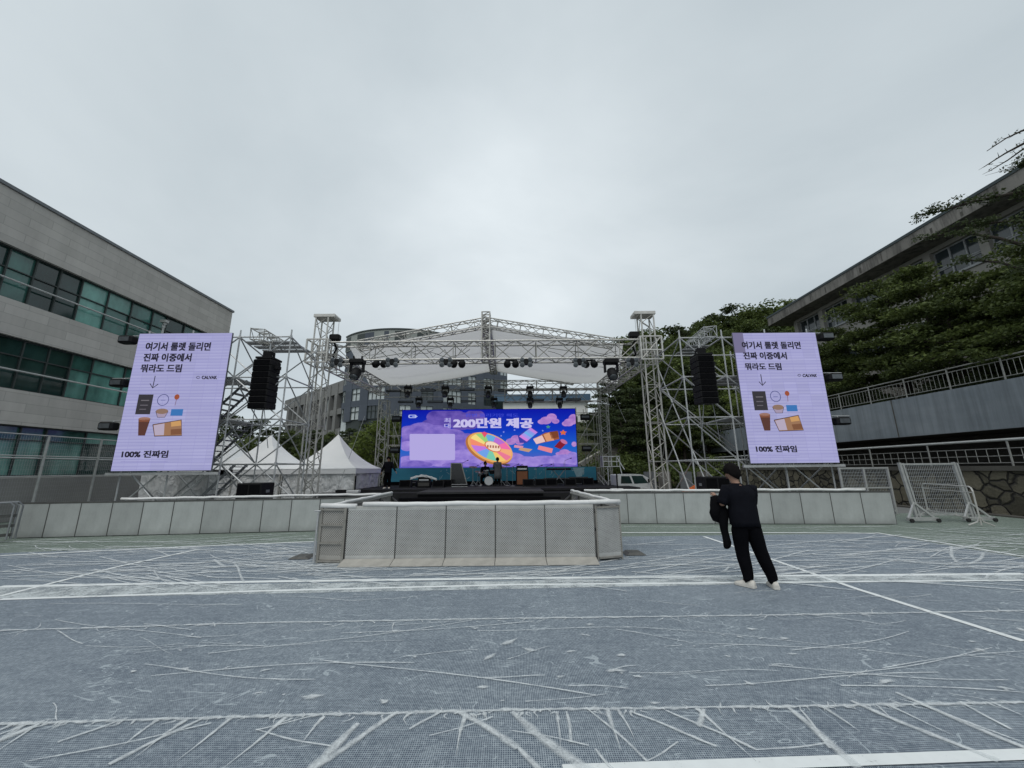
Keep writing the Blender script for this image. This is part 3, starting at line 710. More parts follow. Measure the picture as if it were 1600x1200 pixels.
def plant(k, x, y, z, sc, rz=None, label=None, group=None):
    o, used = protos[k]; rz = random.uniform(0, 6.28) if rz is None else rz
    if not used:
        protos[k][1] = True; o.location = (x, y, z); o.rotation_euler = (0,0,rz); o.scale = (sc,)*3
    else: o = copy_tree(o, (x, y, z), rz, None, sc)
    if label: o['label'] = label
    if group: o['group'] = group
    return o
def plant_top(k, px, py, Y, hgt, **a):
    """tree whose top shows at px,py when it stands at depth Y; scaled so it grows from the hill"""
    p = at(px, py, Y); z = hz(p.x, Y)-.2; return plant(k, p.x, Y, z, max(.45, (p.z-z)/hgt), **a)
HT = {'b1': 8.6, 'b2': 9.6, 'n1': 9, 'n2': 7, 'y1': 6.6, 's1': 2.6}
# skyline of the wooded slope
for k, px, py, Y in (('b1',975,522,52),('b2',1003,512,58),('b1',1030,512,55),('n1',1062,514,56),('b2',1085,504,60),('b1',1112,494,62),('n1',1132,488,60),('b2',1158,482,60),('b1',1186,476,58),('b2',1212,468,56),('b1',1238,470,62),
                     ('b1',990,560,46),('n1',962,580,45),('b2',1040,552,47),('n2',1015,575,44),('b1',1075,548,46),('b2',1105,542,48),('y1',1142,540,46),('b1',1168,528,48),('n1',1200,520,47),('b2',1225,512,50),
                     ('n1',952,606,42),('n1',985,604,40),('n2',1012,612,40),('b1',1050,600,41),('n1',1085,595,41),('b1',1120,590,40),('y1',1150,585,40),('b2',1185,570,41),
                     ('n2',935,632,40),('n2',968,640,37),('n1',1000,636,37),('y1',1030,640,37),('n2',1062,635,36),('b1',1098,628,37),('n1',1130,625,36),('b1',1165,622,36),('n2',1195,615,36)):
    plant_top(k, px, py-(9 if py < 530 else 4), Y, HT[k])
    if py < 565 and random.random() < .75: plant_top(random.choice(('b1','b2','b1','n1')), px+random.uniform(8,16), py+random.uniform(6,22), Y-random.uniform(1,3), 9)
# left and centre, low in the picture
for k, px, py, Y, lb2 in (('n2',362,643,38,'flat topped pine behind the left scaffold, nearest the side screen'),('n2',398,652,40,'small pine behind the left scaffold, right of the hanging speakers'),('b1',345,664,36,None),('n2',430,664,38,None),('b1',462,664,38,None),
                     ('n1',490,668,38,None),('b1',520,668,38,None),('n2',548,666,39,None),('b1',575,664,38,None),('n1',640,668,38,None),('b1',480,684,34,None),('n2',515,682,34,None),('b2',552,684,34,None),('n1',425,680,34,None),('b1',385,672,34,None),('n2',450,676,34,None),
                     ('y1',610,637,30.5,'bushy light green tree left of the main screen'),('n1',590,655,33,None),('b1',632,660,33,None)):
    plant_top(k, px, py, Y, HT[k], label=lb2 or {'n': 'dark pine in the low wood left of the main screen','b': 'leafy tree in the low wood left of the main screen'}[k[0]], group='trees left of the main screen' if lb2 is None else None)
for i in range(34):
    px = random.choice((random.uniform(340,640), random.uniform(900,1180))); Y = random.uniform(31,37); p = at(px, 690, Y)
    plant('s1', p.x, Y, hz(p.x, Y)-.15, random.uniform(.7,1.25))
# terrace trees on the right, between the balustrade and the old building
TG = 'trees on the raised terrace at the right'
proto('t1', 'terrace_tree', 'large dark layered tree on the terrace', 9, 3.6, 'layer', 21, 15000, .105, M['leaf_t'], TG)
proto('t2', 'terrace_tree', 'dark spreading tree on the terrace', 8.4, 3.5, 'layer', 22, 15000, .10, M['leaf_t'], TG)
proto('t3', 'terrace_tree', 'bright green small tree on the terrace', 5.5, 2.4, 'broad', 23, 8000, .09, M['leaf_b'], TG)
proto('t4', 'terrace_bush', 'clipped dark bush behind the balustrade', 2.6, 1.9, 'bush', 24, 5200, .07, M['needle'], 'bushes behind the balustrade')
zt = 4.35
for k, x, y, s_, lb2 in (('t1',23.4,13.4,.95,'tall layered tree at the right edge of the photograph, before the old building'),('t2',21.2,17.6,.70,'dark spreading tree on the terrace, second from the right edge'),('t1',22.3,21.2,.94,'layered tree with a straight dark trunk, in front of the middle of the old building'),
                    ('t2',21.6,23.6,.74,'dark tree on the terrace left of the layered tree'),('t1',22.2,27.0,.68,'layered tree covering the lower windows near the far end of the old building'),('t3',21.4,29.5,.80,'bright green tree just right of the right screen, top showing above it'),
                    ('t3',21.0,33.5,.80,'bright green tree whose top shows above the right screen'),('t2',22.3,31.5,.60,'dark tree behind the bright green trees by the right screen'),('t2',20.8,26.0,.46,'small dark tree close behind the balustrade right of the screen'),
                    ('t2',22.6,15.0,.85,'dark tree against the old building wall at the right'),('t1',21.0,13.2,.62,'low layered tree behind the balustrade at the right edge'),('t2',22.6,17.2,.66,'dark broad tree before the bare wall of the old building'),('t1',21.8,19.0,.86,'layered tree whose lowest boughs reach the balustrade'),('t2',21.8,25.2,.60,'round tree below the school windows, left of the straight dark trunk'),('t3',21.6,38,.8,None),('t2',21.2,42,.7,None),('t1',21.5,47,.7,None),('t2',21.0,52,.7,None)):
    plant(k, x, y, zt, s_, label=lb2)
for i in range(30):
    plant('t4', random.uniform(20.6,21.3), 12+i*1.35+random.uniform(-.3,.3), zt, random.uniform(.55,.85))
# the overhanging branches at the top right corner belong to a tall tree outside the frame
ct = thing('tall_bare_tree', 'tall tree reaching thin half bare branches into the top right corner', 'tree', (22.0, 11.2, zt))
tb, lf_ = MB(), MB()
tk = [V((22,11.2,zt)), V((22.1,11.3,9)), V((22.0,11.4,14)), V((22.1,11.5,18.5))]; tb.path(tk, [.26,.2,.13,.04], 8)
rng = random.Random(5)
def limb(z0, pts, r0, leaves):
    P_ = [V((22.05,11.35,z0))]+[at(x, y, Y) for x, y, Y in pts]; n = len(P_); tb.path(P_, [r0*(1-i/(n-.6))+.008 for i in range(n)], 6)
    for i in range(n-1):
        for _ in range(9 if leaves > 10 else 4):
            q = P_[i].lerp(P_[i+1], rng.random()); d = V((rng.gauss(-.5,.4), rng.gauss(0,.5), rng.gauss(.05,.25)))*(.40 if leaves > 10 else .22); tb.path([q, q+d], [.012,.004], 4)
            if leaves and rng.random() < .8: leafs(lf_, q+d*.7, (.28,.28,.07), leaves, .05, rng)
            elif rng.random() < .3: leafs(lf_, q+d, (.1,.1,.04), 5, .035, rng)
limb(16.2, [(1640,196,11.6),(1600,203,11.8),(1572,216,12),(1542,236,12.2)], .05, 0)
limb(15.6, [(1640,212,11.6),(1600,224,11.8),(1570,240,12),(1537,261,12.2)], .07, 0)
limb(15.2, [(1640,225,11.6),(1600,232,11.8),(1575,250,12),(1545,268,12.2)], .05, 0)
limb(14.4, [(1650,245,11.6),(1605,252,11.8),(1585,262,12.2)], .06, 22)
limb(12.6, [(1640,300,11.8),(1580,303,12.2),(1520,315,12.8),(1470,330,13.2),(1436,336,13.6)], .08, 34)
limb(11.6, [(1640,350,11.8),(1580,345,12.3),(1520,352,13)], .08, 50)
limb(10.6, [(1640,395,11.8),(1560,372,12.3),(1500,362,12.8),(1440,372,13.4)], .08, 30)
limb(9.6, [(1640,430,11.8),(1560,410,12.6),(1500,405,13)], .08, 40)
tb.build('trunk', M['bark'], ct); lf_.build('crown', M['needle'], ct)
# ================================================================ TRUSS, SCAFFOLD
def truss(name, label, cat, A, B, wd, ht, bay, group=None, rc=.028, rb=.014, mat='alu', sides=(0,1,2,3), cross=True):
    A, B = V(A), V(B); root = thing(name, label, cat, A if A.z < B.z else B, group)
    a = (B-A); L = a.length; a.normalize()
    s = a.cross(V((0,0,1))) if abs(a.z) < .9 else V((1,0,0)); s.normalize(); u = s.cross(a).normalized()
    cn = [s*(i*wd/2)+u*(j*ht/2) for i, j in ((-1,-1),(1,-1),(1,1),(-1,1))]
    for c in cn: m = MB(); m.tube(A+c, B+c, rc, 7); m.build('chord', M[mat], root)
    m = MB(); n = max(1, round(L/bay))
    for k in range(n):
        p, q, h = A+a*L*k/n, A+a*L*(k+1)/n, A+a*L*(k+.5)/n
        for f in sides:
            c0, c1 = cn[f], cn[(f+1)%4]
            if f % 2 == 0: m.tube(p+c0, h+c1, rb, 5); m.tube(h+c1, q+c0, rb, 5)
            else: m.tube(p+c0, q+c1, rb, 5) if k % 2 == 0 else m.tube(p+c1, q+c0, rb, 5)
            if cross and (k % 2 == 0): m.tube(p+c0, p+c1, rb*1.1, 5)
    for f in range(4): m.tube(B+cn[f], B+cn[(f+1)%4], rb*1.3, 5); m.tube(A+cn[f], A+cn[(f+1)%4], rb*1.3, 5)
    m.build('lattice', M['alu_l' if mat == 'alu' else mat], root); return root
YF, YBk = 18.5, 27.0
XL, XR = -9.55, 6.85
def tower(x, y, zt_, label, mat='alu', wd=.62, group='lattice towers carrying the stage roof'):
    t = truss('stage_tower', label, 'truss tower', (x, y, .12), (x, y, zt_), wd, wd, .95, group, .040, .020, mat)
    b = MB(); b.box((x-.6, y-.6, -.0), (x+.6, y+.6, .12)); b.build('base_plate', M['steel_dark'], t)
    return t
zA, zB = 6.95, 7.88
for x, nm in ((XL,'left'),(XR,'right')):
    t = tower(x, YF, 9.25, f'front {nm} aluminium lattice tower carrying the stage roof')
    sx = 1 if x < 0 else -1
    b = MB(); b.box((x-.42+ (0 if sx>0 else -.22), YF-.36, 9.25), (x+.42+(.22 if sx>0 else 0), YF+.36, 9.40)); b.tube((x+sx*.55, YF-.3, 9.33),(x+sx*.55, YF+.3, 9.33), .11, 10); b.build('head_beam', M['alu'], t)
    # sleeve block that rides on the tower
    sb = MB(); e = .52
    for dx in (-e, e):
        for dy in (-e, e): sb.beam((x+dx, YF+dy, zA-.12), (x+dx, YF+dy, zB+.12), .07, .07)
    for z in (zA-.12, zA+.35, zB+.12):
        for dy in (-e, e): sb.beam((x-e, YF+dy, z), (x+e, YF+dy, z), .06, .06)
        for dx in (-e, e): sb.beam((x+dx, YF-e, z), (x+dx, YF+e, z), .06, .06)
    for dy in (-e, e): sb.tube((x-e, YF+dy, zA-.1), (x+e, YF+dy, zB+.1), .02, 5)
    for dx in (-e*.5, e*.5): sb.beam((x+dx, YF-e, zA), (x+dx, YF-e, zB), .05, .05)
    sb.build('sleeve_block', M['alu'], t)
    h = thing('chain_hoist', f'black chain hoist hanging beside the {nm} stage tower', 'hoist', (x+sx*.62, YF, zB+.25))
    b = MB(); b.bbox((x+sx*.62-.28, YF-.16, zB+.22), (x+sx*.62+.24, YF+.16, zB+.52), .05); b.build('hoist_body', M['black'], h)
    b = MB(); b.tube((x+sx*.62+.1, YF, zB+.5), (x+sx*.62+.1, YF, 9.25), .012, 5); b.tube((x+sx*.62-.05, YF, zA+.2), (x+sx*.62, YF, zB+.3), .015, 5); b.build('chain', M['steel'], h)
    b = MB(); b.path([(x+sx*.6, YF-.2, zB+.2),(x+sx*.85, YF-.3, zB-.3),(x+sx*.75, YF-.35, zA+.2),(x+sx*.95, YF-.3, zA-.05)], .05, 6); b.build('cable_bag', M['black_cloth'], h)
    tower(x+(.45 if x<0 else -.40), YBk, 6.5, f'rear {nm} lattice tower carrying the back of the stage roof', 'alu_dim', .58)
truss('front_truss', 'long horizontal lighting truss across the front of the stage', 'truss', (XL+.5, YF, (zA+zB)/2), (XR-.5, YF, (zA+zB)/2), .75, zB-zA, 1.0, None, .046, .022)
truss('side_truss', 'left side truss running back from the front tower under the stage roof', 'truss', (XL+.1, YF+.6, 7.2), (XL+.5, YBk-.4, 7.2), .7, .75, .75, 'side trusses of the stage roof', .042, .022)
truss('side_truss', 'right side truss running back from the front tower under the stage roof', 'truss', (XR-.1, YF+.6, 7.2), (XR-.45, YBk-.4, 7.2), .7, .75, .75, 'side trusses of the stage roof', .042, .022)
xm = -1.3
# back trusses
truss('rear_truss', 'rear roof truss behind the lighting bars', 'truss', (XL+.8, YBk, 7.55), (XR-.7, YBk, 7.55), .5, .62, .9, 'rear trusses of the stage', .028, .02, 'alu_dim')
truss('rear_truss', 'rear right lighting truss with a dark back, under the rear roof truss', 'truss', (xm+.8, YBk-.6, 6.65), (XR-.7, YBk-.6, 6.65), .5, .85, .8, 'rear trusses of the stage', .030, .024, 'alu')
# roof: front and back gables, ridge, canopy
zE, zP = 8.0, 9.15
for yy, dz, mat, lab, dx in ((YF, 0, 'alu', 'front', 0), (YBk, -.02, 'alu_dim', 'rear', .5)):
    for xe, nm in ((-8.0+dx*1.3, 'left'), (5.4-dx*1.3, 'right')):
        truss('gable_truss', f'sloping {nm} gable truss at the {lab} of the stage roof', 'truss', (xe+(.3 if xe < 0 else -.3), yy, 7.80+dz), (xm, yy, 8.98+dz), .34, .46, .6, 'gable trusses of the stage roof', .032, .017, mat)
truss('ridge_truss', 'ridge truss running back along the middle of the stage roof', 'truss', (xm, YF, 8.85), (xm, YBk, 8.60), .42, .42, .6, None, .042, .026)
truss('ridge_post', 'short upright truss at the front peak of the stage roof', 'truss', (xm, YF, zA), (xm, YF, zP+.35), .40, .40, .42, None, .038, .024)
for i in range(1, 4):
    y = YF+(YBk-YF)*i/4
    for xe, nm in ((-8.2,'left'),(5.6,'right')):
        r = thing('roof_rafter', f'thin dark rafter under the {nm} half of the canopy, {ORD[i-1]} from the front', 'rafter', (xe, y, zE), 'rafters under the stage canopy')
        b = MB(); b.tube((xe, y, 7.70), (xm, y, 8.86), .02, 5); b.build('rafter_bar', M['alu_dim'], r)
cm = NM('grey_roof_canopy'); p = cm.pos()
cm.col(cm.ramp(cm.noise(cm.scale(p, (.3,1.2,1)), .8, 4), (.3, (.66,.66,.655)), (.7, (.74,.74,.73)))); cm.set(.7)
tl = cm.n('ShaderNodeBsdfTranslucent'); tl.inputs[0].default_value = (.70,.70,.69,1); ms = cm.n('ShaderNodeMixShader'); ms.inputs[0].default_value = .5
cm.l(cm.b.outputs[0], ms.inputs[1]); cm.l(tl.outputs[0], ms.inputs[2]); cm.l(ms.outputs[0], cm.out.inputs[0])
cn = MB()
for sg in (-1, 1):
    N = 22; K = 14; rs = []
    for i in range(N+1):
        t = i/N; row = []
        for k in range(K+1):
            v = k/K; y = YF+.25+(YBk-YF-.3)*v
            fl = .01+.36*v; e0 = 7.0+1.9*v*1.0; zpk = 9.02-.40*v; zev = 7.84-.22*v
            x = xm+sg*e0*(1-t)
            u = max(0, (t-fl)/(1-fl)); sag = -.07*math.sin(math.pi*u)*(.55+.45*math.cos(v*8*math.pi))
            row.append(V((x, y, zev+(zpk-zev)*u+sag)))
        rs.append(row)
    vs = [p for r in rs for p in r]
    cn.add(vs, [[i*(K+1)+k, i*(K+1)+k+1, (i+1)*(K+1)+k+1, (i+1)*(K+1)+k] for i in range(N) for k in range(K)])
tag(cn.build('roof_canopy', cm.mat, smooth=True), 'grey fabric canopy stretched over the pitched stage roof', 'canopy')

# raking tubes from the right tower and guy wires
for i, (a, b_) in enumerate((((1024,566,18.4),(1108,765,15.3)),((1030,640,18.4),(1078,768,15.9)),((1022,600,18.6),(1150,700,17.4)))):
    m = MB(); m.tube(at(*a), at(*b_), .028, 6); tag(m.build('raking_tube', M['steel']), ('long raking steel tube from the head of the right stage tower to the ground','shorter raking tube propping the lower right stage tower','thin raking tube between the right tower and the right scaffold')[i], 'tube', 'raking tubes at the right tower')
for i, (a, b_) in enumerate((((570,650,26.6),(527,765,19.5)),((493,610,18.5),(480,650,20)),((960,620,26.8),(978,660,26)))):
    m = MB(); m.tube(at(*a), at(*b_), .012, 5); tag(m.build('guy_wire', M['steel_dark']), ('slanting guy wire crossing in front of the right peaked tent','short guy wire beside the left tower','short guy wire at the rear right tower')[i], 'wire', 'guy wires of the stage')

# ================================================================ STAGE DECK
dk = NM('black_stage_carpet'); p = dk.pos(); dk.col(dk.ramp(dk.noise(p, 2.5, 6, .7), (.3, (.012,.012,.013)), (.7, (.026,.026,.028)))); dk.set(.9, 0, .15)
dr_ = NM('grey_runway_carpet'); p = dr_.pos(); dr_.col(dr_.ramp(dr_.noise(p, 3, 6, .7), (.3, (.030,.030,.032)), (.7, (.050,.050,.052)))); dr_.set(.9, 0, .15)
DZ = .68
stg = thing('stage', 'wide black carpeted stage deck with a projecting front and steps', 'stage', (xm, 22, 0))
yfd = 20.6
b = MB(); b.box((-9.2, yfd, DZ-.12), (6.6, 29.0, DZ)); b.build('deck', dk.mat, stg)
b = MB(); b.box((-9.15, yfd+.05, 0), (6.55, 28.95, DZ-.12)); b.build('skirt', M['black_cloth'], stg)
xl, xr = at(652,768,18.2).x, at(850,768,18.2).x
b = MB(); b.box((xl, 18.1, DZ-.10), (xr, yfd, DZ-.012)); b.build('runway_deck', dr_.mat, stg)
b = MB(); b.quad((xl+.3, yfd, DZ+.006), (xr-.3, yfd, DZ+.006), (xr-.9, 23.2, DZ+.006), (xl+.9, 23.2, DZ+.006)); b.build('runway_carpet', dr_.mat, stg)
b = MB(); b.box((xl+.04, 18.14, 0), (xr-.04, yfd+.05, DZ-.10)); b.build('runway_skirt', M['black_cloth'], stg)
for i in range(2): b = MB(); b.box((xl-.7-i*.2, 17.7-i*.42, 0), (xr+.7+i*.2, 18.12-i*.42, .44-.22*i)); b.build('step', M['black_cloth'], stg)
xq0 = at(496,768,19.9).x
b = MB(); b.box((xq0, 19.5, 0), (xl-.05, yfd-.02, .56)); b.build('wing_deck', dk.mat, stg)
b = MB(); b.box((xr+.05, 19.5, 0), (at(1019,768,19.9).x, yfd-.02, .52)); b.build('wing_deck', dk.mat, stg)

# ================================================================ MAIN SCREEN
YLED = 26.5
art_mats = {}
def am(rgb, st=1.0):
    k = (rgb, st)
    if k not in art_mats: art_mats[k] = emit('led_%s_%s_%s' % rgb, rgb, st)
    return art_mats[k]
def art(parent, name, Y, polys, rgb, layer, mat=None, z=None):
    m = MB(); y = Y - .004*layer
    for pts in polys: m.quad(*[at(x, yy, y) for x, yy in pts])
    return m.build(name, mat or am(rgb), parent)
def ellp(cx, cy, rx, ry, n=24, a0=0, a1=2*math.pi, rot=0):
    c, s = math.cos(rot), math.sin(rot)
    return [(cx+c*rx*math.cos(t)-s*ry*math.sin(t), cy+s*rx*math.cos(t)+c*ry*math.sin(t)) for t in (a0+(a1-a0)*i/(n-(0 if a1-a0 < 6.28 else 0)) for i in range(n if a1-a0 > 6.28 else n+1))]
def text_art(parent, txt, box, Y, rgb, layer, bold=.0, skew=0, mat=None, name='lettering'):
    """flat lettering fitted to a box in screen corners (x0,y0,x1,y1): a mesh lying on the display; heavy strokes come from stacked shifted copies"""
    cu = bpy.data.curves.new(name, 'FONT'); cu.body = txt; cu.size = 1; cu.resolution_u = 3; cu.fill_mode = 'FRONT'
    ob = bpy.data.objects.new(name, cu); COL.objects.link(ob)
    dg = bpy.context.evaluated_depsgraph_get(); me = bpy.data.meshes.new_from_object(ob.evaluated_get(dg))
    bpy.data.objects.remove(ob); bpy.data.curves.remove(cu)
    vs = [v.co.copy() for v in me.vertices]; fs = [list(p.vertices) for p in me.polygons]; bpy.data.meshes.remove(me)
    xs = [v.x for v in vs]; ys = [v.y for v in vs]; x0, x1, y0, y1 = min(xs)-bold, max(xs)+bold, min(ys)-bold*.7, max(ys)+bold*.7
    m = MB(); sh = [(0,0)] if bold < .005 else [(a*bold, b*bold*.7) for a, b in ((-1,-1),(1,-1),(1,1),(-1,1),(0,0),(-1,0),(1,0))]
    for n, (dx, dy) in enumerate(sh):
        y = Y-.004*layer-.0003*n; out = []
        for v in vs:
            u, t = (v.x+dx-x0)/(x1-x0), (v.y+dy-y0)/(y1-y0); out.append(at(box[0]+u*(box[2]-box[0])+skew*t, box[3]+t*(box[1]-box[3]), y))
        m.add(out, fs)
    return m.build(name, mat or am(rgb), parent)
a, b_, c, d = at(628,641,YLED), at(899,641,YLED), at(902,729,YLED), at(625,731,YLED)
x0, x1, z0, z1 = (a.x+d.x)/2, (b_.x+c.x)/2, c.z, a.z
ms_ = thing('main_led_screen', 'wide bright blue LED screen with purple clouds and a prize wheel', 'LED screen', ((x0+x1)/2, YLED, DZ))
lm = NM('led_blue_sky'); p = lm.pos(); sp = lm.n('ShaderNodeSeparateXYZ'); lm.l(p, sp.inputs[0])
v = lm.m('DIVIDE', lm.m('SUBTRACT', sp.outputs[2], z0), z1-z0)
ec = lm.ramp(v, (.0, s2l((96,88,190))), (.30, s2l((28,98,200))), (.65, s2l((10,52,190))), (1, s2l((8,20,165))))
lm.b.inputs['Base Color'].default_value = (.01,.01,.01,1); lm.l(ec, lm.b.inputs['Emission Color']); lm.b.inputs['Emission Strength'].default_value = .95; lm.set(.7, 0, .1)
b = MB(); b.quad((x0,YLED,z0),(x1,YLED,z0),(x1,YLED,z1),(x0,YLED,z1)); b.build('display', lm.mat, ms_)
b = MB(); b.box((x0-.03,YLED+.012,z0-.03),(x1+.03,YLED+.22,z1+.03)); b.build('cabinet', M['black'], ms_)
# cloud banks: soft lumps shaded light to dark by the artwork itself
def cloud_mat(name, c0, c1, sc):
    m = NM(name); p = m.pos(); sp = m.n('ShaderNodeSeparateXYZ'); m.l(p, sp.inputs[0])
    f = m.m('ADD', m.m('MULTIPLY', m.noise(m.scale(p, (1,0,1.7)), sc, 4, .55), .9), .05)
    e = m.ramp(f, (.30, s2l(c0)), (.70, s2l(c1))); m.b.inputs['Base Color'].default_value = (.01,.01,.01,1); m.l(e, m.b.inputs['Emission Color']); m.b.inputs['Emission Strength'].default_value = .95; m.set(.7, 0, .1); return m.mat
cmA = cloud_mat('led_cloud_shadow', (66,52,150), (120,98,190), 1.2); cmB = cloud_mat('led_cloud_mid', (92,76,176), (150,128,212), 1.4); cmC = cloud_mat('led_cloud_light', (126,106,200), (172,150,226), 1.6); cmP = cloud_mat('led_cloud_pink', (150,104,190), (196,150,214), 2.0)
def cloud(name, lumps, layer, mt):
    # each lump sits a hair in front of the previous one
    m = MB()
    for i, (cx, cy, rx, ry) in enumerate(lumps):
        cx = cx
        y = YLED-.004*layer-.0005*i
        pts = [(min(max(px, 628.5-(py-641)*.03), 899+(py-641)*.03), min(max(py, 642), 729)) for px, py in ellp(cx, cy, rx, ry, 20)]
        m.quad(*[at(px, py, y) for px, py in pts])
    return m.build(name, mt, ms_)
rng = random.Random(9)
cloud('cloud_bank', [(690,652,24,13),(706,650,20,12),(720,658,22,14),(742,650,16,10),(735,662,14,9),(672,664,14,9)], 2, cmA)
cloud('cloud_bank', [(640,676,18,11),(660,670,22,10),(684,676,24,12),(705,680,22,10),(650,690,26,14),(690,694,30,14),(720,690,18,12),(730,684,12,7),(712,704,24,12)], 3, cmB)
cloud('cloud_bank', [(636,697,12,8),(640,722,22,10),(668,718,20,12),(700,722,26,11),(725,712,22,10),(745,718,26,10),(775,724,30,9),(800,716,20,9),(820,722,30,9),(850,720,26,8),(880,720,26,10),(895,716,10,10)], 4, cmC)
cloud('cloud_bank', [(650,726,26,6),(720,727,30,5),(790,728,26,5),(870,728,30,4)], 5, cmB)
for lumps in ([(853,657,9,6),(862,652,8,6),(847,659,7,4),(868,658,6,4)], [(889,660,8,6),(896,655,8,8),(884,662,6,4)], [(882,706,8,4),(875,709,7,3),(889,708,6,3)], [(806,686,8,6),(798,690,8,5),(812,691,7,4)], [(897,694,4,4)]):
    cloud('small_cloud', lumps, 3, cmP)
# blank card
def rrect(x0, y0, x1, y1, r, sk=0):
    out = []
    for cx, cy, a0 in ((x1-r,y0+r,-90),(x1-r,y1-r,0),(x0+r,y1-r,90),(x0+r,y0+r,180)):
        for k in range(5): t = R_(a0+k*22.5); y = cy+r*math.sin(t); out.append((cx+r*math.cos(t)+sk*(y1-y)/(y1-y0), y))
    return out
art(ms_, 'blank_card', YLED, [rrect(640,678,711,719,2)], (176,166,222), 7)
# wheel
wx, wy, wr = 763, 700, -.0
art(ms_, 'wheel_rim', YLED, [ellp(764,701,39,22,30,rot=.42)], (176,112,60), 7)
art(ms_, 'wheel_rim', YLED, [ellp(766,699.5,37.5,20.5,30,rot=.42)], (226,168,96), 8)
pal = [(232,120,150),(236,196,110),(120,200,170),(110,160,230),(190,120,220),(240,140,110),(240,216,130),(150,205,120),(100,170,220),(180,110,210),(235,110,170),(240,170,120)]
for i in range(12):
    cx, cy, rx, ry, ro = 767, 699, 34.5, 18.2, .42
    pts = [(cx,cy)]+ellp(cx, cy, rx, ry, 4, i*math.pi/6, (i+1)*math.pi/6, ro); art(ms_, 'wheel_sector', YLED, [pts], pal[i], 9)
art(ms_, 'wheel_hub', YLED, [ellp(770,698,14,7.5,20,rot=.42)], (214,120,80), 10); art(ms_, 'wheel_hub', YLED, [ellp(770.5,697.5,12.5,6.4,20,rot=.42)], (240,214,190), 11)
art(ms_, 'hub_mark', YLED, [[(761+i*4.2,695.2+i*.3),(763.6+i*4.2,695.4+i*.3),(763.4+i*4.2,699.4+i*.3),(760.9+i*4.2,699.2+i*.3)] for i in range(5)], (170,104,88), 12)
art(ms_, 'wheel_pointer', YLED, [[(752,676),(757,674.5),(762,677),(757,684)]], (226,80,110), 11)
# floating prizes
art(ms_, 'prize_card', YLED, [[(812,692),(809,681),(829,667),(841,675),(823,692)]], (60,60,160), 7)
for i, cl in enumerate(((206,130,220),(160,150,232),(110,170,230),(130,150,228),(190,130,220))):
    t0_, t1_ = i/5, (i+1)/5; A0, A1, B0, B1 = (811,682),(829,668),(823,690),(840,675.5)
    L1 = lambda P, Q, t: (P[0]+(Q[0]-P[0])*t, P[1]+(Q[1]-P[1])*t)
    art(ms_, 'prize_card', YLED, [[L1(A0,A1,t0_),L1(A0,A1,t1_),L1(B0,B1,t1_),L1(B0,B1,t0_)]], cl, 8)
art(ms_, 'gift_box', YLED, [[(833,686),(852,676),(872,674),(874,686),(856,690),(838,694)]], (150,84,56), 7)
art(ms_, 'gift_box', YLED, [[(833,686),(847,680),(852,690),(838,694)]], (226,190,190), 8); art(ms_, 'gift_box', YLED, [[(849,679),(860,675),(866,688),(854,690)]], (214,150,110), 8); art(ms_, 'gift_box', YLED, [[(858,675),(871,673),(873,683),(862,686)]], (120,64,40), 8)
art(ms_, 'drink_cup', YLED, [[(866,698),(876,687),(886,692),(876,702)]], (128,26,44), 7); art(ms_, 'drink_cup', YLED, [ellp(881,690,6,3,14,rot=.5)], (190,110,150), 8)
art(ms_, 'voucher', YLED, [[(842,696),(864,701),(862,708),(840,702)]], (224,130,140), 7); art(ms_, 'voucher', YLED, [[(814,699),(832,702),(826,706.5),(810,703)]], (190,150,120), 7); art(ms_, 'voucher', YLED, [[(804,695),(818,697),(816,701),(803,699)]], (210,140,170), 7)
art(ms_, 'star', YLED, [[(880+ (6 if k%2==0 else 3.2)*math.sin(k*math.pi/5), 676-(4.6 if k%2==0 else 2.4)*math.cos(k*math.pi/5)) for k in range(10)]], (212,104,60), 7)
art(ms_, 'star', YLED, [[(856.5+(4 if k%2==0 else 2)*math.sin(k*math.pi/5), 667-(3 if k%2==0 else 1.6)*math.cos(k*math.pi/5)) for k in range(10)]], (70,140,130), 7)
for sx_, sy_ in ((787,675),(804,672),(848,673),(783,681)): art(ms_, 'sparkle', YLED, [ellp(sx_, sy_, 1.3, 1.2, 8)], (130,140,220), 7)
text_art(ms_, '200만원 제공', (708,653,833,669), YLED, (196,190,232), 13, .05)
text_art(ms_, '최', (694,653,704,660.5), YLED, (170,164,222), 13, .03); text_art(ms_, '대', (694,661.5,704,669), YLED, (170,164,222), 13, .03)
text_art(ms_, '한번 돌리기만 해도', (727,646,810,651.5), YLED, (62,74,206), 13, .01)
for q in (rrect(638,648,651,653.2,2.4),): art(ms_, 'logo_mark', YLED, [q], (170,180,230), 7); art(ms_, 'logo_mark', YLED, [rrect(640,649.2,648.6,652,1.3)], (12,58,192), 8); art(ms_, 'logo_mark', YLED, [rrect(644,650.2,652.5,651.2,.4)], (170,180,230), 9)
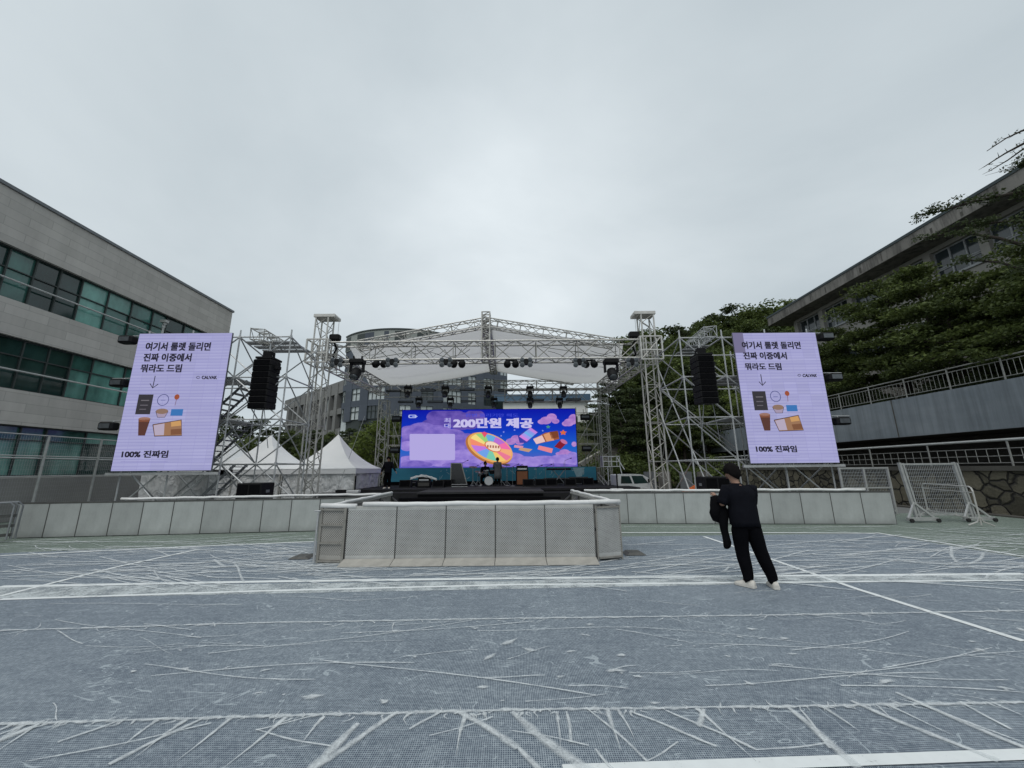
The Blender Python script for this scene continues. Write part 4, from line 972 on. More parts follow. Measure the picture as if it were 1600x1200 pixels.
# teal banner below the screen
bn = thing('stage_banner', 'long teal festival banner with faint white figures below the main screen', 'banner', (xm, 26.2, DZ))
pa_, pb_ = at(606,732,26.2), at(932,750,26.2)
bm_ = NM('printed_teal_cloth'); p = bm_.pos()
bm_.col(bm_.ramp(bm_.noise(bm_.scale(p, (1,1,2)), .5, 4), (.3, (.03,.19,.30)), (.7, (.055,.29,.40)))); bm_.set(.8)
b = MB(); b.box((pa_.x, 26.2, pb_.z), (pb_.x, 26.24, pa_.z)); b.build('banner_cloth', bm_.mat, bn)
M['print_w'] = plain('pale_print', (.34,.50,.55), .8)
rng = random.Random(3)
b = MB()
for i in range(46):
    x = rng.choice((rng.uniform(pa_.x+2.2, pa_.x+9.3), rng.uniform(pa_.x+9.0, pb_.x-.3))); z = rng.uniform(pb_.z+.1, pa_.z-.1); r = rng.uniform(.03,.11); a_ = rng.uniform(0,3.1); l = rng.uniform(.06,.30)
    d_ = V((math.cos(a_),0,math.sin(a_))); n_ = V((-d_.z,0,d_.x))*r*.35; p_ = V((x,26.194,z))
    q = p_+d_*l; 
    if pb_.z < q.z < pa_.z: b.quad(p_-n_, q-n_*.5, q+n_*.5, p_+n_)
b.quad((pb_.x-1.55,26.195,pa_.z-.05),(pb_.x-.75,26.195,pa_.z-.05),(pb_.x-.95,26.195,pb_.z+.25),(pb_.x-1.3,26.195,pb_.z+.2))
b.build('pattern', M['print_w'], bn)
b = MB(); b.box((pa_.x-.1, 26.25, DZ), (pb_.x+.1, 26.9, pb_.z-.005)); b.box((pa_.x-.05, 26.3, DZ), (pb_.x+.05, 26.9, pa_.z)); b.build('riser', M['black_cloth'], bn)

# ================================================================ SIDE SCREENS
def led_white(name):
    m = NM(name); p = m.pos(); sp = m.n('ShaderNodeSeparateXYZ'); m.l(p, sp.inputs[0])
    ln = m.m('LESS_THAN', m.m('FRACT', m.m('DIVIDE', sp.outputs[2], .125)), .22)
    e = m.mix(ln, m.ramp(m.noise(m.scale(p, (.2,1,6)), 1.5, 2), (.3, s2l((158,158,203))), (.7, s2l((170,170,211)))), s2l((149,148,197)))
    wn_ = m.n('ShaderNodeTexWhiteNoise', noise_dimensions='2D'); cb = m.n('ShaderNodeCombineXYZ'); m.l(m.m('FLOOR', m.m('DIVIDE', sp.outputs[0], .5)), cb.inputs[0]); m.l(m.m('FLOOR', m.m('DIVIDE', sp.outputs[2], .5)), cb.inputs[1]); m.l(cb.outputs[0], wn_.inputs['Vector'])
    e = m.mix(1, e, m.ramp(wn_.outputs[0], (0, .93), (1, 1.0)), 'MULTIPLY'); e = m.mix(m.m('LESS_THAN', m.m('FRACT', m.m('DIVIDE', sp.outputs[0], .5)), .02), e, s2l((147,145,196)))
    m.b.inputs['Base Color'].default_value = (.02,.02,.02,1); m.l(e, m.b.inputs['Emission Color']); m.b.inputs['Emission Strength'].default_value = 1; m.set(.7, 0, .1); return m.mat
M['led_white'] = led_white('led_lavender_rows')
INK = (34,32,48)
def stroke(parent, name, Y, pts, wpx, rgb, layer):
    m = MB(); y = Y-.004*layer; P_ = [at(px, py, y) for px, py in pts]; n = len(P_); w_ = wpx*Y/600/2; rs = []
    for i, p in enumerate(P_):
        a = (P_[min(i+1,n-1)]-P_[max(i-1,0)]); a.normalize(); s_ = V((-a.z,0,a.x))*w_; rs.append([p-s_, p+s_])
    m.rings(rs, cap=False, closed=False); return m.build(name, am(rgb), parent)
def side_screen(nm, Y, xa, xb, za, zb_, f, lean):
    """f maps a point of the enlarged view of this screen to the photograph"""
    t = thing('side_led_screen', f'tall pale lavender LED screen with Korean lettering on the {nm} scaffold', 'LED screen', ((xa+xb)/2, Y, za), 'side screens')
    b = MB(); b.quad((xa,Y,za),(xb,Y,za),(xb,Y,zb_),(xa,Y,zb_)); b.build('display', M['led_white'], t)
    b = MB(); b.box((xa-.012,Y+.008,za-.02),(xb+.012,Y+.07,zb_+.012)); b.build('cabinet', M['trim'], t)
    b = MB(); b.beam((xa-.25,Y+.1,za-.11),(xb+.25,Y+.1,za-.11), .10, .10); b.build('sill_beam', M['steel'], t)
    F = lambda pts: [f(*q) for q in pts]
    def B4(x0_, y0_, x1_, y1_): q0, q1 = f(x0_, y0_), f(x1_, y1_); return (q0[0], q0[1], q1[0], q1[1])
    return t, F, B4
# left
fL = lambda x, y: (160+x/4.6136, 500+y/4.6136)
sA, sB = at(217,521,14.6), at(331,735,14.6)
tL, F, B4 = side_screen('left', 14.6, -14.94, -11.22, 1.72, 7.10, fL, 1)
def txt(t, s, bx, Y, sk, bold=.045, rgb=INK, ly=4): return text_art(t, s, bx, Y, rgb, ly, bold, sk)
def screen_art(t, F, B4, Y, sg, T, k):
    for s, bx in T['text']: txt(t, s, B4(*bx), Y, sg*(bx[3]-bx[1])/k*.17)
    txt(t, 'CALVAK', B4(*T['brand']), Y, 0, .05); 
    q = T['mark']; stroke(t, 'logo_mark', Y, F(ellp(q[0], q[1], q[2], q[3], 14)), .8, INK, 4)
    for pts in T['arrow']: stroke(t, 'arrow', Y, F(pts), 1.3, INK, 4)
    for nm_, pts, rgb, ly in T['poly']: art(t, nm_, Y, [F(pts)], rgb, ly)
    for nm_, pts, w_, rgb in T['line']: stroke(t, nm_, Y, F(pts), w_, rgb, 7)
def flip(T, fn):
    g = lambda pts: [fn(*q) for q in pts]
    return g
def contents(P):
    """icons laid out by P(u,v): u,v over the display, origin top left"""
    R = lambda u0, v0, u1, v1: [P(u0,v0),P(u1,v0),P(u1,v1),P(u0,v1)]
    E = lambda cu, cv, ru, rv, n=20, a0=0, a1=6.2832: [P(cu+ru*math.cos(a0+(a1-a0)*i/n), cv+rv*math.sin(a0+(a1-a0)*i/n)) for i in range(n+(0 if a1-a0 > 6.28 else 1))]
    poly, line = [], []
    poly.append(('tablet', R(.13,.445,.285,.590), (50,48,54), 4)); poly.append(('tablet', R(.165,.485,.25,.492), (110,106,112), 5)); poly.append(('tablet', R(.165,.52,.245,.527), (100,96,104), 5)); poly.append(('tablet', R(.165,.55,.235,.556), (100,96,104), 5))
    e = E(.395,.485,.058,.040,24); line.append(('case_outline', e+[e[0]], 1.0, (60,66,120))); line.append(('case_outline', [P(.37,.487),P(.42,.487)], .8, (90,96,150)))
    poly.append(('lollipop', E(.535,.463,.027,.020,14), (150,76,50), 4)); line.append(('lollipop', [P(.535,.48),P(.53,.525)], .9, (120,90,110)))
    poly.append(('bowl', E(.405,.568,.065,.020,18), (136,110,96), 5)); poly.append(('bowl', [P(.34,.568),P(.47,.568),P(.445,.610),P(.37,.610)], (160,146,170), 4)); line.append(('bowl', [P(.34,.568),P(.37,.612),P(.445,.612),P(.47,.568)], .8, (60,50,60)))
    poly.append(('gift_card', R(.50,.552,.625,.600), (54,112,176), 4))
    poly.append(('coffee_cup', [P(.175,.62),P(.30,.62),P(.275,.745),P(.205,.745)], (84,52,44), 4)); poly.append(('coffee_cup', E(.237,.622,.062,.012,16), (150,112,100), 5)); poly.append(('coffee_cup', [P(.18,.627),P(.295,.627),P(.29,.645),P(.185,.645)], (122,74,54), 5))
    poly.append(('snack_box', [P(.335,.665),P(.625,.630),P(.655,.745),P(.375,.750)], (150,112,84), 4)); poly.append(('snack_box', [P(.345,.670),P(.455,.656),P(.47,.742),P(.378,.744)], (176,164,184), 5)); poly.append(('snack_box', [P(.52,.646),P(.615,.636),P(.63,.672),P(.53,.680)], (196,150,96), 5)); poly.append(('snack_box', [P(.53,.700),P(.64,.694),P(.65,.735),P(.54,.740)], (120,80,56), 5))
    line.append(('snack_box', [P(.335,.665),P(.625,.630),P(.655,.745),P(.375,.750),P(.335,.665)], 1.0, (46,40,54)))
    line.append(('rule', [P(.08,.936),P(.56,.936)], .5, (130,126,180)))
    return poly, line
def PL(u, v): a = (265+(62-265)*v, 97+(1085-97)*v); b = (925+(775-925)*v, 97+(1085-97)*v); return (a[0]+(b[0]-a[0])*u, a[1]+(b[1]-a[1])*u)
pl, ln = contents(PL)
screen_art(tL, F, B4, 14.6, 1, {'text': [('여기서 룰렛 돌리면',(306,160,776,222)),('진짜 이중에서',(291,240,638,300)),('뭐라도 드림',(270,318,568,378)),('100% 진짜임',(134,940,470,994))], 'brand': (716,402,826,427), 'mark': (690,414,12,8),
    'arrow': [[(381,403),(362,490)],[(343,458),(362,490),(402,462)]], 'poly': pl, 'line': ln}, 4.6136)
fR = lambda x, y: (1140+x/5, 500+y/5)
tR, F, B4 = side_screen('right', 15.2, 9.22, 12.66, 1.80, 7.11, fR, -1)
def PR(u, v): a = (20+(170-20)*v, 100+(1128-100)*v); b = (677+(860-677)*v, 100+(1118-100)*v); return (a[0]+(b[0]-a[0])*u, a[1]+(b[1]-a[1])*u)
pl, ln = contents(PR)
pl.append(('dead_tile', [PR(0,0),PR(.125,0),PR(.125,.152),PR(0,.152)], (112,108,140), 2))
screen_art(tR, F, B4, 15.2, -1, {'text': [('여기서 룰렛 돌리면',(100,168,560,226)),('진짜 이중에서',(112,250,452,308)),('뭐라도 드림',(124,335,410,392)),('100% 진짜임',(210,980,530,1034))], 'brand': (570,421,682,446), 'mark': (545,432,12,8),
    'arrow': [[(243,424),(257,512)],[(230,482),(257,512),(282,482)]], 'poly': pl, 'line': ln}, 5)

# ================================================================ SIDE SCAFFOLDS
def scaffold(nm, xs, ys, zs, tops, br):
    root = thing('scaffold_tower', f'steel tube scaffold carrying the {nm} screen and speakers', 'scaffold', (sum(xs)/len(xs), ys[0], 0), 'scaffolds beside the stage')
    r = .030
    for i, x in enumerate(xs):
        for j, y in enumerate(ys):
            m = MB(); m.tube((x,y,0), (x,y,tops[j]+.25), r, 7)
            for z in zs: m.tube((x,y,z-.06),(x,y,z+.05), r*1.7, 7)
            m.build('standard', M['steel'], root)
    for z in zs:
        for y, tp_ in zip(ys, tops):
            if z > tp_+.1: continue
            m = MB(); m.tube((xs[0],y,z),(xs[-1],y,z), r, 6); m.build('ledger', M['steel'], root)
        for x in xs: m = MB(); m.tube((x,ys[0],z),(x,ys[-1],min(z, tops[-1])), r, 6); m.build('transom', M['steel'], root)
    for p, q in br:
        m = MB(); m.tube(p, q, r*.9, 6); m.build('brace', M['steel'], root)
    return root
zs = [.25, 1.95, 3.65, 5.35, 7.05]
def braces(xs, ys, zs, sg, both):
    out = []
    for y in ys:
        for k in range(len(zs)-1):
            for i in range(len(xs)-1):
                a, b = (xs[i], xs[i+1]); 
                if sg > 0: out.append(((a,y,zs[k+1]),(b,y,zs[k])))
                else: out.append(((a,y,zs[k]),(b,y,zs[k+1])))
                if both and (i+k) % 2 == 0: out.append(((a,y+.04,zs[k]),(b,y+.04,zs[k+1])) if sg > 0 else ((a,y+.04,zs[k+1]),(b,y+.04,zs[k])))
    for x in (xs[0], xs[-1], xs[len(xs)//2]):
        for k in range(len(zs)-1): out.append(((x,ys[0],zs[k+1]),(x,ys[-1],zs[k])))
    return out
xsL = [-14.9, -13.1, -11.15, -9.05]; ysL = [14.95, 17.0]
sL = scaffold('left', xsL, ysL, zs, (7.1, 6.6), braces(xsL, ysL, zs, -1, True))
xsR = [7.15, 8.95, 10.8, 12.6]; ysR = [15.55, 18.2]
sR = scaffold('right', xsR, ysR, zs, (7.15, 7.0), braces(xsR, ysR, zs, 1, False))
def deckplates(root, x0_, x1_, y0_, y1_, z):
    for i in range(3):
        y = y0_+(y1_-y0_)*i/3; m = MB(); m.box((x0_,y+.10,z),(x1_,y+(y1_-y0_)/3-.10,z+.05)); m.build('platform', M['steel_dark'], root)
for z in (3.66, 5.36): deckplates(sL, -14.8, -11.2, 15.1, 16.6, z); deckplates(sR, 9.0, 12.5, 15.8, 17.6, z)
deckplates(sL, -11.1, -9.1, 15.1, 16.8, 6.9); deckplates(sR, 7.9, 8.9, 16.4, 17.9, 6.98)
# ladder stairs behind the left screen edge
for k, (z0_, z1_) in enumerate(((.25,1.95),(1.95,3.65),(3.65,5.35))):
    xa, xb = (-12.6,-11.0); m = MB()
    for i in range(8): t = (i+.5)/8; p = V((xa+(xb-xa)*t, 15.9, z0_+(z1_-z0_)*t)); m.box((p.x-.13, 15.55, p.z-.015), (p.x+.13, 16.25, p.z+.015))
    for yy in (15.55, 16.25): m.beam((xa,yy,z0_),(xb,yy,z1_), .03, .10)
    m.build('stair_flight', M['steel_dark'], sL)
# short cantilever truss beams that carry the speakers
truss('speaker_beam', 'short truss beam on the left scaffold carrying the hanging speakers', 'truss', at(402,522,14.0), at(437,541,16.8), .46, .42, .5, 'speaker beams', .022, .012)
truss('speaker_beam', 'short truss beam on the right scaffold carrying the hanging speakers', 'truss', at(1110,518,14.7), at(1080,541,18.0), .46, .42, .5, 'speaker beams', .022, .012, 'steel')
def line_array(nm, px, y0p, y1p, Y, n):
    a, b = at(px, y0p, Y), at(px, y1p, Y); hx = .30; x = (a.x+b.x)/2
    root = thing('speaker_array', f'tall black column of hanging loudspeakers on the {nm} scaffold', 'speakers', (x, Y, b.z), 'hanging speaker columns')
    H_ = (a.z-b.z)/n
    for i in range(n):
        zt_ = a.z-H_*i; tilt = R_(max(0,i-n*.5)*.9); off = 0
        m = MB(); mt = Matrix.Translation((x, Y+.3-off*1.2, zt_-H_/2)) @ Matrix.Rotation(tilt, 4, 'X')
        m.bbox((-hx-.06,-.42,-H_*.485), (hx+.06,.25,H_*.485), .03, mt)
        c_ = m.build('speaker_cabinet', M['black'], root)
        g_ = MB()
        for k in range(3): g_.box((-hx,-.435,-H_*.4+k*H_*.28),(hx,-.425,-H_*.4+k*H_*.28+H_*.2), mt)
        g_.build('grille', M['black_cloth'], c_)
    m = MB(); m.box((x-.30,Y-.1,a.z+.03),(x+.34,Y+.6,a.z+.11)); m.box((x+.30, Y+.1, a.z-.35),(x+.5,Y+.35,a.z-.22)); m.box((x-.16,Y+.1,a.z+.11),(x+.16,Y+.4,a.z+.38)); m.build('bumper_frame', M['black'], root)
    m = MB(); m.tube((x,Y+.25,a.z+.35),(x,Y+.25,a.z+.75), .03); m.tube((x-.2,Y+.2,a.z+.1),(x,Y+.25,a.z+.6), .012); m.tube((x+.2,Y+.2,a.z+.1),(x,Y+.25,a.z+.6), .012); m.build('chain', M['steel'], root)
    m = MB(); m.tube((x-.18,Y+.1,b.z),(x-.35,Y+.3,b.z-1.5), .014); m.tube((x+.18,Y+.1,b.z),(x+.4,Y+.3,b.z-1.5), .014); m.build('tether', M['steel_dark'], root)
line_array('left', 408, 562, 638, 14.6, 8)
line_array('right', 1104, 556, 630, 15.2, 8)
# floodlights clamped to the outer screen edges
def flood(px, py, Y, sg, lab):
    p = at(px, py, Y); root = thing('floodlight', lab, 'floodlight', p, 'floodlights beside the side screens')
    m = MB(); m.bbox((p.x-.28,p.y-.25,p.z-.16),(p.x+.28,p.y+.1,p.z+.14), .05); m.build('lamp_body', M['black'], root)
    m = MB(); m.box((p.x-.2,p.y-.262,p.z-.10),(p.x+.2,p.y-.252,p.z+.08)); m.build('lamp_glass', M['lens'], root)
    m = MB(); m.tube((p.x-sg*.55,p.y+.1,p.z+.22),(p.x+sg*.5,p.y+.1,p.z+.22), .022); m.tube((p.x,p.y,p.z+.1),(p.x,p.y+.1,p.z+.22), .02); m.build('arm', M['steel'], root)
for py, px in ((532,203),(599,190),(666,173)): flood(px, py, 14.7, -1, f'black floodlight on a tube at the outer edge of the left screen, {("top","middle","bottom")[(py-532)//67]} one')
for py, px in ((527,1287),(590,1300),(658,1312)): flood(px, py, 15.3, 1, f'black floodlight on a tube at the outer edge of the right screen, {("top","middle","bottom")[(py-527)//62]} one')

# ================================================================ STAGE LIGHTS
def moving_head(o=V((0,0,0)), s=1.0):
    root = thing('moving_head_light', 'black moving head lamp', 'stage light', (0,0,0), 'moving head lights hung over the stage')
    m = MB(); m.bbox((-.26*s,-.18*s,-.16*s),(.26*s,.18*s,0), .03); m.tube((-.15*s,0,0),(-.15*s,0,.14*s), .03); m.tube((.15*s,0,0),(.15*s,0,.14*s), .03); m.build('base', M['black'], root)
    m = MB(); m.bbox((-.26*s,-.08*s,-.48*s),(-.19*s,.08*s,-.15*s), .02); m.build('yoke_arm', M['black'], root); m = MB(); m.bbox((.19*s,-.08*s,-.48*s),(.26*s,.08*s,-.15*s), .02); m.build('yoke_arm', M['black'], root)
    m = MB(); m.lathe((0,.05*s,-.38*s), [(.10*s,0),(.17*s,.06*s),(.18*s,.25*s),(.165*s,.4*s),(.165*s,.42*s)], (0,-.62,-.78), 14); h = m.build('head', M['black'], root, smooth=True)
    m = MB(); a = V((0,-.62,-.78)).normalized(); m.lathe(V((0,.05*s,-.38*s))+a*.421*s, [(.15*s,0),(.10*s,.03*s),(.01,.045*s)], a, 14); m.build('lens', M['lens'], h, smooth=True)
    return root
mh = moving_head(); used = [False]
def hang(px, py, Y, lab, s=1.0):
    p = at(px, py, Y)
    if not used[0]: used[0] = True; mh.location = p; mh['label'] = lab; mh.scale = (s,)*3; return
    copy_tree(mh, p, 0, lab, s)
hang(559, 562, 18.2, 'big black moving head lamp under the front truss near the left tower', 1.35); hang(954, 562, 18.2, 'big black moving head lamp under the front truss near the right tower', 1.35)
for i, px in enumerate((638,696,763,828,880)): hang(px, 604, 26.2, f'black moving head lamp in the upper rear row, {ORD[i]} from the left', 1.0)
for i, px in enumerate((655,704,772,828,874)): hang(px, 622, 26.0, f'black moving head lamp just above the screen, {ORD[i]} from the left', .9)
def blinder():
    root = thing('blinder_light', 'cluster lamp', 'stage light', (0,0,0), 'four lamp clusters on the front truss')
    m = MB(); m.bbox((-.12,-.08,-.3),(.12,.12,0), .03); m.box((-.34,.0,-.19),(.34,.06,-.11)); m.build('bracket', M['black'], root)
    for dx in (-.19,.19):
        for dz in (-.06,-.30):
            m = MB(); m.lathe((dx,-.02,dz), [(.08,-.16),(.125,-.02),(.13,.04)], (0,-1,-.25), 12); l_ = m.build('lamp', M['chrome'], root)
            m = MB(); m.lathe((dx,-.062,dz-.01), [(.115,0),(.06,.015),(.01,.02)], (0,-1,-.25), 12); m.build('lamp_glass', M['lens'], l_)
    return root
bl = blinder(); ub = [False]
for i, px in enumerate((527,613,697,822,905,987)):
    p = at(px, 561, 18.1); lab = f'four lamp cluster on the front truss, {ORD[i]} from the left'
    if not ub[0]: ub[0] = True; bl.location = p; bl['label'] = lab
    else: copy_tree(bl, p, 0, lab)
def double():
    root = thing('twin_spotlight', 'twin spot', 'stage light', (0,0,0), 'twin black spotlights on the front truss')
    for dx in (-.2,.2): m = MB(); m.lathe((dx,.1,-.14), [(.10,0),(.17,.08),(.175,.3)], (0,-.8,-.5), 12); m.build('lamp', M['black'], root, smooth=True)
    m = MB(); m.box((-.3,.02,-.06),(.3,.1,.02)); m.build('bracket', M['black'], root); return root
db = double(); ud = [False]
for i, px in enumerate((595,716,799,921)):
    p = at(px, 562, 18.2); lab = f'twin black spotlight under the front truss, {ORD[i]} from the left'
    if not ud[0]: ud[0] = True; db.location = p; db['label'] = lab
    else: copy_tree(db, p, 0, lab)
bars = [(615,611),(669,610),(730,609),(790,610)], [(634,628),(680,628),(732,627),(838,625),(896,624)]
n_ = 0
for r_, row in enumerate(bars):
    for i, (px, py) in enumerate(row):
        p = at(px, py, 26.0 if r_ else 26.3); m = MB(); m.bbox((p.x-.52,p.y-.08,p.z-.07),(p.x+.52,p.y+.08,p.z+.07), .02)
        t = thing('led_bar', f'thin black light bar in the {"lower" if r_ else "upper"} rear row, {ORD[i]} from the left', 'light bar', p, 'black light bars at the back of the stage'); m.build('bar_body', M['black'], t)
        m = MB(); m.box((p.x-.48,p.y-.086,p.z-.04),(p.x+.48,p.y-.08,p.z+.03)); m.build('lens_strip', M['lens'], t)
# pipes those rear lamps hang from
for i, (a, b_) in enumerate((((600,603,26.4),(905,599,26.4)),((600,621,26.1),(905,617,26.1)))):
    m = MB(); m.tube(at(*a), at(*b_), .03); tag(m.build('lighting_pipe', M['alu_dim']), ('upper','lower')[i]+' rear pipe from which the stage lamps hang', 'pipe', 'rear lighting pipes')
M['cable'] = M['black']
for i in range(9):
    px = random.uniform(540,985); L = random.uniform(20,70); m = MB()
    pts = [at(px+L*k/6, 545+random.uniform(0,4)+10*math.sin(math.pi*k/6)*random.uniform(.6,1.1), 18.15) for k in range(7)]
    m.path(pts, .011, 4); tag(m.build('cable', M['cable']), 'thin black cable sagging inside the front truss', 'cable', 'cables looped in the front truss')
# narrow ladder scaffolds beside the main screen, with lamps
for nm, pxs, sg in (('left',(607,626),1),('right',(902,934),-1)):
    Y = 26.9; xa, xb = at(pxs[0],690,Y).x, at(pxs[1],690,Y).x
    root = thing('lamp_scaffold', f'slim tube scaffold holding lamps just {nm} of the main screen', 'scaffold', ((xa+xb)/2, Y, DZ), 'slim scaffolds beside the main screen')
    for x in (xa, (xa+xb)/2, xb):
        for y in (Y, Y+1.0): m = MB(); m.tube((x,y,DZ-.1),(x,y,5.9), .024); m.build('standard', M['alu_dim'], root)
    for z in (1.7,3.35,4.0,5.5):
        for y in (Y, Y+1.0): m = MB(); m.tube((xa-.1,y,z),(xb+.1,y,z), .024); m.build('ledger', M['alu'], root)
    for z0_, z1_ in ((5.5,3.35),(3.35,1.7)): m = MB(); m.tube((xa if sg>0 else xb,Y,z0_),(xb if sg>0 else xa,Y,z1_), .024); m.build('brace', M['alu'], root)
    for z, wd_ in ((5.15,'upper'),(3.0,'lower')):
        t = thing('flood_lamp', f'{wd_} black lamp on the slim scaffold {nm} of the main screen', 'stage light', ((xa+xb)/2, Y-.2, z), 'lamps on the slim scaffolds'); cx_ = (xa+xb)/2+sg*.12
        m = MB(); m.bbox((cx_-.33,Y-.32,z-.2),(cx_+.33,Y-.08,z+.2), .04); m.build('lamp_body', M['black'], t); m = MB(); m.box((cx_-.26,Y-.33,z-.04),(cx_+.26,Y-.322,z+.1)); m.build('lamp_glass', M['lens'], t)
        m = MB(); m.tube((cx_,Y-.1,z+.15),(cx_,Y,z+.35), .02); m.build('bracket', M['alu_dim'], t)
# ================================================================ TENTS
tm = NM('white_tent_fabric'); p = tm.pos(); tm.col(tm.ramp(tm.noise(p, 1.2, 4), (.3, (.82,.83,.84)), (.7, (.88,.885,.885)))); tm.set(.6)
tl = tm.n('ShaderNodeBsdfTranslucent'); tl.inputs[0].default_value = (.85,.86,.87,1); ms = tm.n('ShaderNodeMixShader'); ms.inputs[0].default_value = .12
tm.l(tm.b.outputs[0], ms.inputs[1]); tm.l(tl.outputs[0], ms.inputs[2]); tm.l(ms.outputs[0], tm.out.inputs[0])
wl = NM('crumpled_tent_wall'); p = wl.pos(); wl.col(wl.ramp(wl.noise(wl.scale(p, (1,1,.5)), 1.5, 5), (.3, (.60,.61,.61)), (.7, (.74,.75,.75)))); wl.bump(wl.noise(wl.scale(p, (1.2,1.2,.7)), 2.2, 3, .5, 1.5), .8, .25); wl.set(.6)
for px, ppy, Y, hw, lab in ((357,680,21,1.95,'white peaked tent half hidden behind the left side screen'),(424,680,21,1.95,'white peaked tent behind the left scaffold, the middle one of three'),(529,679,21,1.95,'white peaked tent in the open between the left scaffold and the stage')):
    pk = at(px, ppy, Y+hw); ze = 1.78; t = thing('peaked_tent', lab, 'tent', (pk.x, Y+hw, 0), 'white peaked tents'); c = V((pk.x, Y+hw, 0))
    m = MB(); rs = []
    n = 9
    for i in range(n+1):
        u = i/n; r = hw*1.02*(1-u)+.015; z = ze+(pk.z-ze)*(u**2.1*.6+u*.4)
        rg = []
        for q in range(4):
            a0, a1 = [(-1,-1),(1,-1),(1,1),(-1,1)][q], [(1,-1),(1,1),(-1,1),(-1,-1)][q]
            for k in range(6): f = k/6; sag = .04*math.sin(math.pi*f)*(1-u); rg.append(V((c.x+(a0[0]+(a1[0]-a0[0])*f)*r, c.y+(a0[1]+(a1[1]-a0[1])*f)*r, z-sag)))
        rs.append(rg)
    m.rings(rs); m.build('roof', tm.mat, t)
    m = MB(); r = hw*1.02
    for q in range(4):
        a0, a1 = [(-1,-1),(1,-1),(1,1),(-1,1)][q], [(1,-1),(1,1),(-1,1),(-1,-1)][q]
        P0, P1 = V((c.x+a0[0]*r, c.y+a0[1]*r, 0)), V((c.x+a1[0]*r, c.y+a1[1]*r, 0))
        m.quad(P0+V((0,0,ze-.28)), P1+V((0,0,ze-.28)), P1+V((0,0,ze)), P0+V((0,0,ze)))
    m.build('valance', tm.mat, t)
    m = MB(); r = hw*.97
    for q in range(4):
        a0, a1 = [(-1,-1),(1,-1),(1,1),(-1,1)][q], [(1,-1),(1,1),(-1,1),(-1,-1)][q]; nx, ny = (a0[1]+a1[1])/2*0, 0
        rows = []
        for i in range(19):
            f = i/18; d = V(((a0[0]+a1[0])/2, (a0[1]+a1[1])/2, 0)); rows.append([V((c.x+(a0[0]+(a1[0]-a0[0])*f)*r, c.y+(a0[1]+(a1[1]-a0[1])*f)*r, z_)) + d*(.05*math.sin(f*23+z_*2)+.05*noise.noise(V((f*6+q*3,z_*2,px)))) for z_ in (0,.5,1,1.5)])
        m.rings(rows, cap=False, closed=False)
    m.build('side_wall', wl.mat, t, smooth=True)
    m = MB(); 
    for a in ((-1,-1),(1,-1),(1,1),(-1,1)): m = MB(); m.tube((c.x+a[0]*hw, c.y+a[1]*hw, 0), (c.x+a[0]*hw, c.y+a[1]*hw, ze), .035); m.build('pole', M['alu'], t)
    m = MB(); m.tube(pk-V((0,0,.1)), pk+V((0,0,.28)), .025, 6, .012); m.build('finial', M['rail_w'], t)
# loose white sheet hung under the left screen
m = MB(); rows = []
a_, b_ = at(222,738,17.6), at(343,738,17.6)
for i in range(21):
    f = i/20; rows.append([V((a_.x+(b_.x-a_.x)*f, 17.6+.12*math.sin(f*19)+.1*noise.noise(V((f*5,z_*3,2))), z_ - (.10*math.sin(f*math.pi*3)**2 if z_ > 1 else 0) + (.0 if z_ > .2 else .02))) for z_ in (.15,.5,.9,1.3,1.62)])
m.rings(rows, cap=False, closed=False); tag(m.build('tarpaulin', wl.mat, smooth=True), 'crumpled white tarpaulin hung below the left side screen', 'tarpaulin')

# ================================================================ CROWD BARRIERS
def perf_mat(name, c, perf):
    m = NM(name); p = m.obj(); sp = m.n('ShaderNodeSeparateXYZ'); m.l(p, sp.inputs[0])
    base = m.ramp(m.m('ADD', m.m('MULTIPLY', m.noise(m.scale(p, (1.5,1.5,.6)), 2.2, 6, .65), .8), m.m('MULTIPLY', m.noise(p, 30, 3), .2)), (.3, tuple(x*.80 for x in c)), (.52, c), (.72, tuple(x*1.14 for x in c)))
    oi = m.n('ShaderNodeObjectInfo'); base = m.mix(1, base, m.ramp(oi.outputs['Random'], (0, .86), (1, 1.06)), 'MULTIPLY')
    gr = m.ramp(m.m('ADD', sp.outputs[2], m.m('MULTIPLY', m.noise(p, 5, 4), .25)), (.02, .62), (.30, 1.0)); base = m.mix(1, base, gr, 'MULTIPLY')   # splashed dirt at the foot
    if perf:
        k = .034; u = m.m('DIVIDE', m.m('ADD', sp.outputs[0], sp.outputs[1]), k); v = m.m('DIVIDE', sp.outputs[2], k*.6)
        row = m.m('MULTIPLY', m.m('FRACT', m.m('MULTIPLY', m.m('FLOOR', v), .5)), 1.0)
        fu = m.m('SUBTRACT', m.m('FRACT', m.m('ADD', u, row)), .5); fv = m.m('MULTIPLY', m.m('SUBTRACT', m.m('FRACT', v), .5), .6)
        d = m.m('SQRT', m.m('ADD', m.m('MULTIPLY', fu, fu), m.m('MULTIPLY', fv, fv)))
        hole = m.m('LESS_THAN', d, .255)
        hole = m.m('MULTIPLY', hole, m.m('GREATER_THAN', sp.outputs[2], .13)); hole = m.m('MULTIPLY', hole, m.m('LESS_THAN', sp.outputs[2], .93))
        base = m.mix(hole, base, (.065,.066,.064))
    m.col(base); return m.set(.5, .12, .4)
M['perf'] = perf_mat('perforated_steel_sheet', (.51,.515,.50), True); M['sheet'] = perf_mat('plain_steel_sheet', (.40,.42,.41), False); M['perf_d'] = perf_mat('perforated_dull_sheet', (.40,.385,.355), True)
M['ramp'] = plain('dusty_foot_plate', (.40,.385,.35), .7, .2, .2, 5)
M['edge'] = plain('dark_steel_edge', (.10,.10,.095), .5, .4, .25, 6)
M['edge_l'] = plain('brownish_steel_frame', (.27,.26,.235), .5, .3, .25, 6)
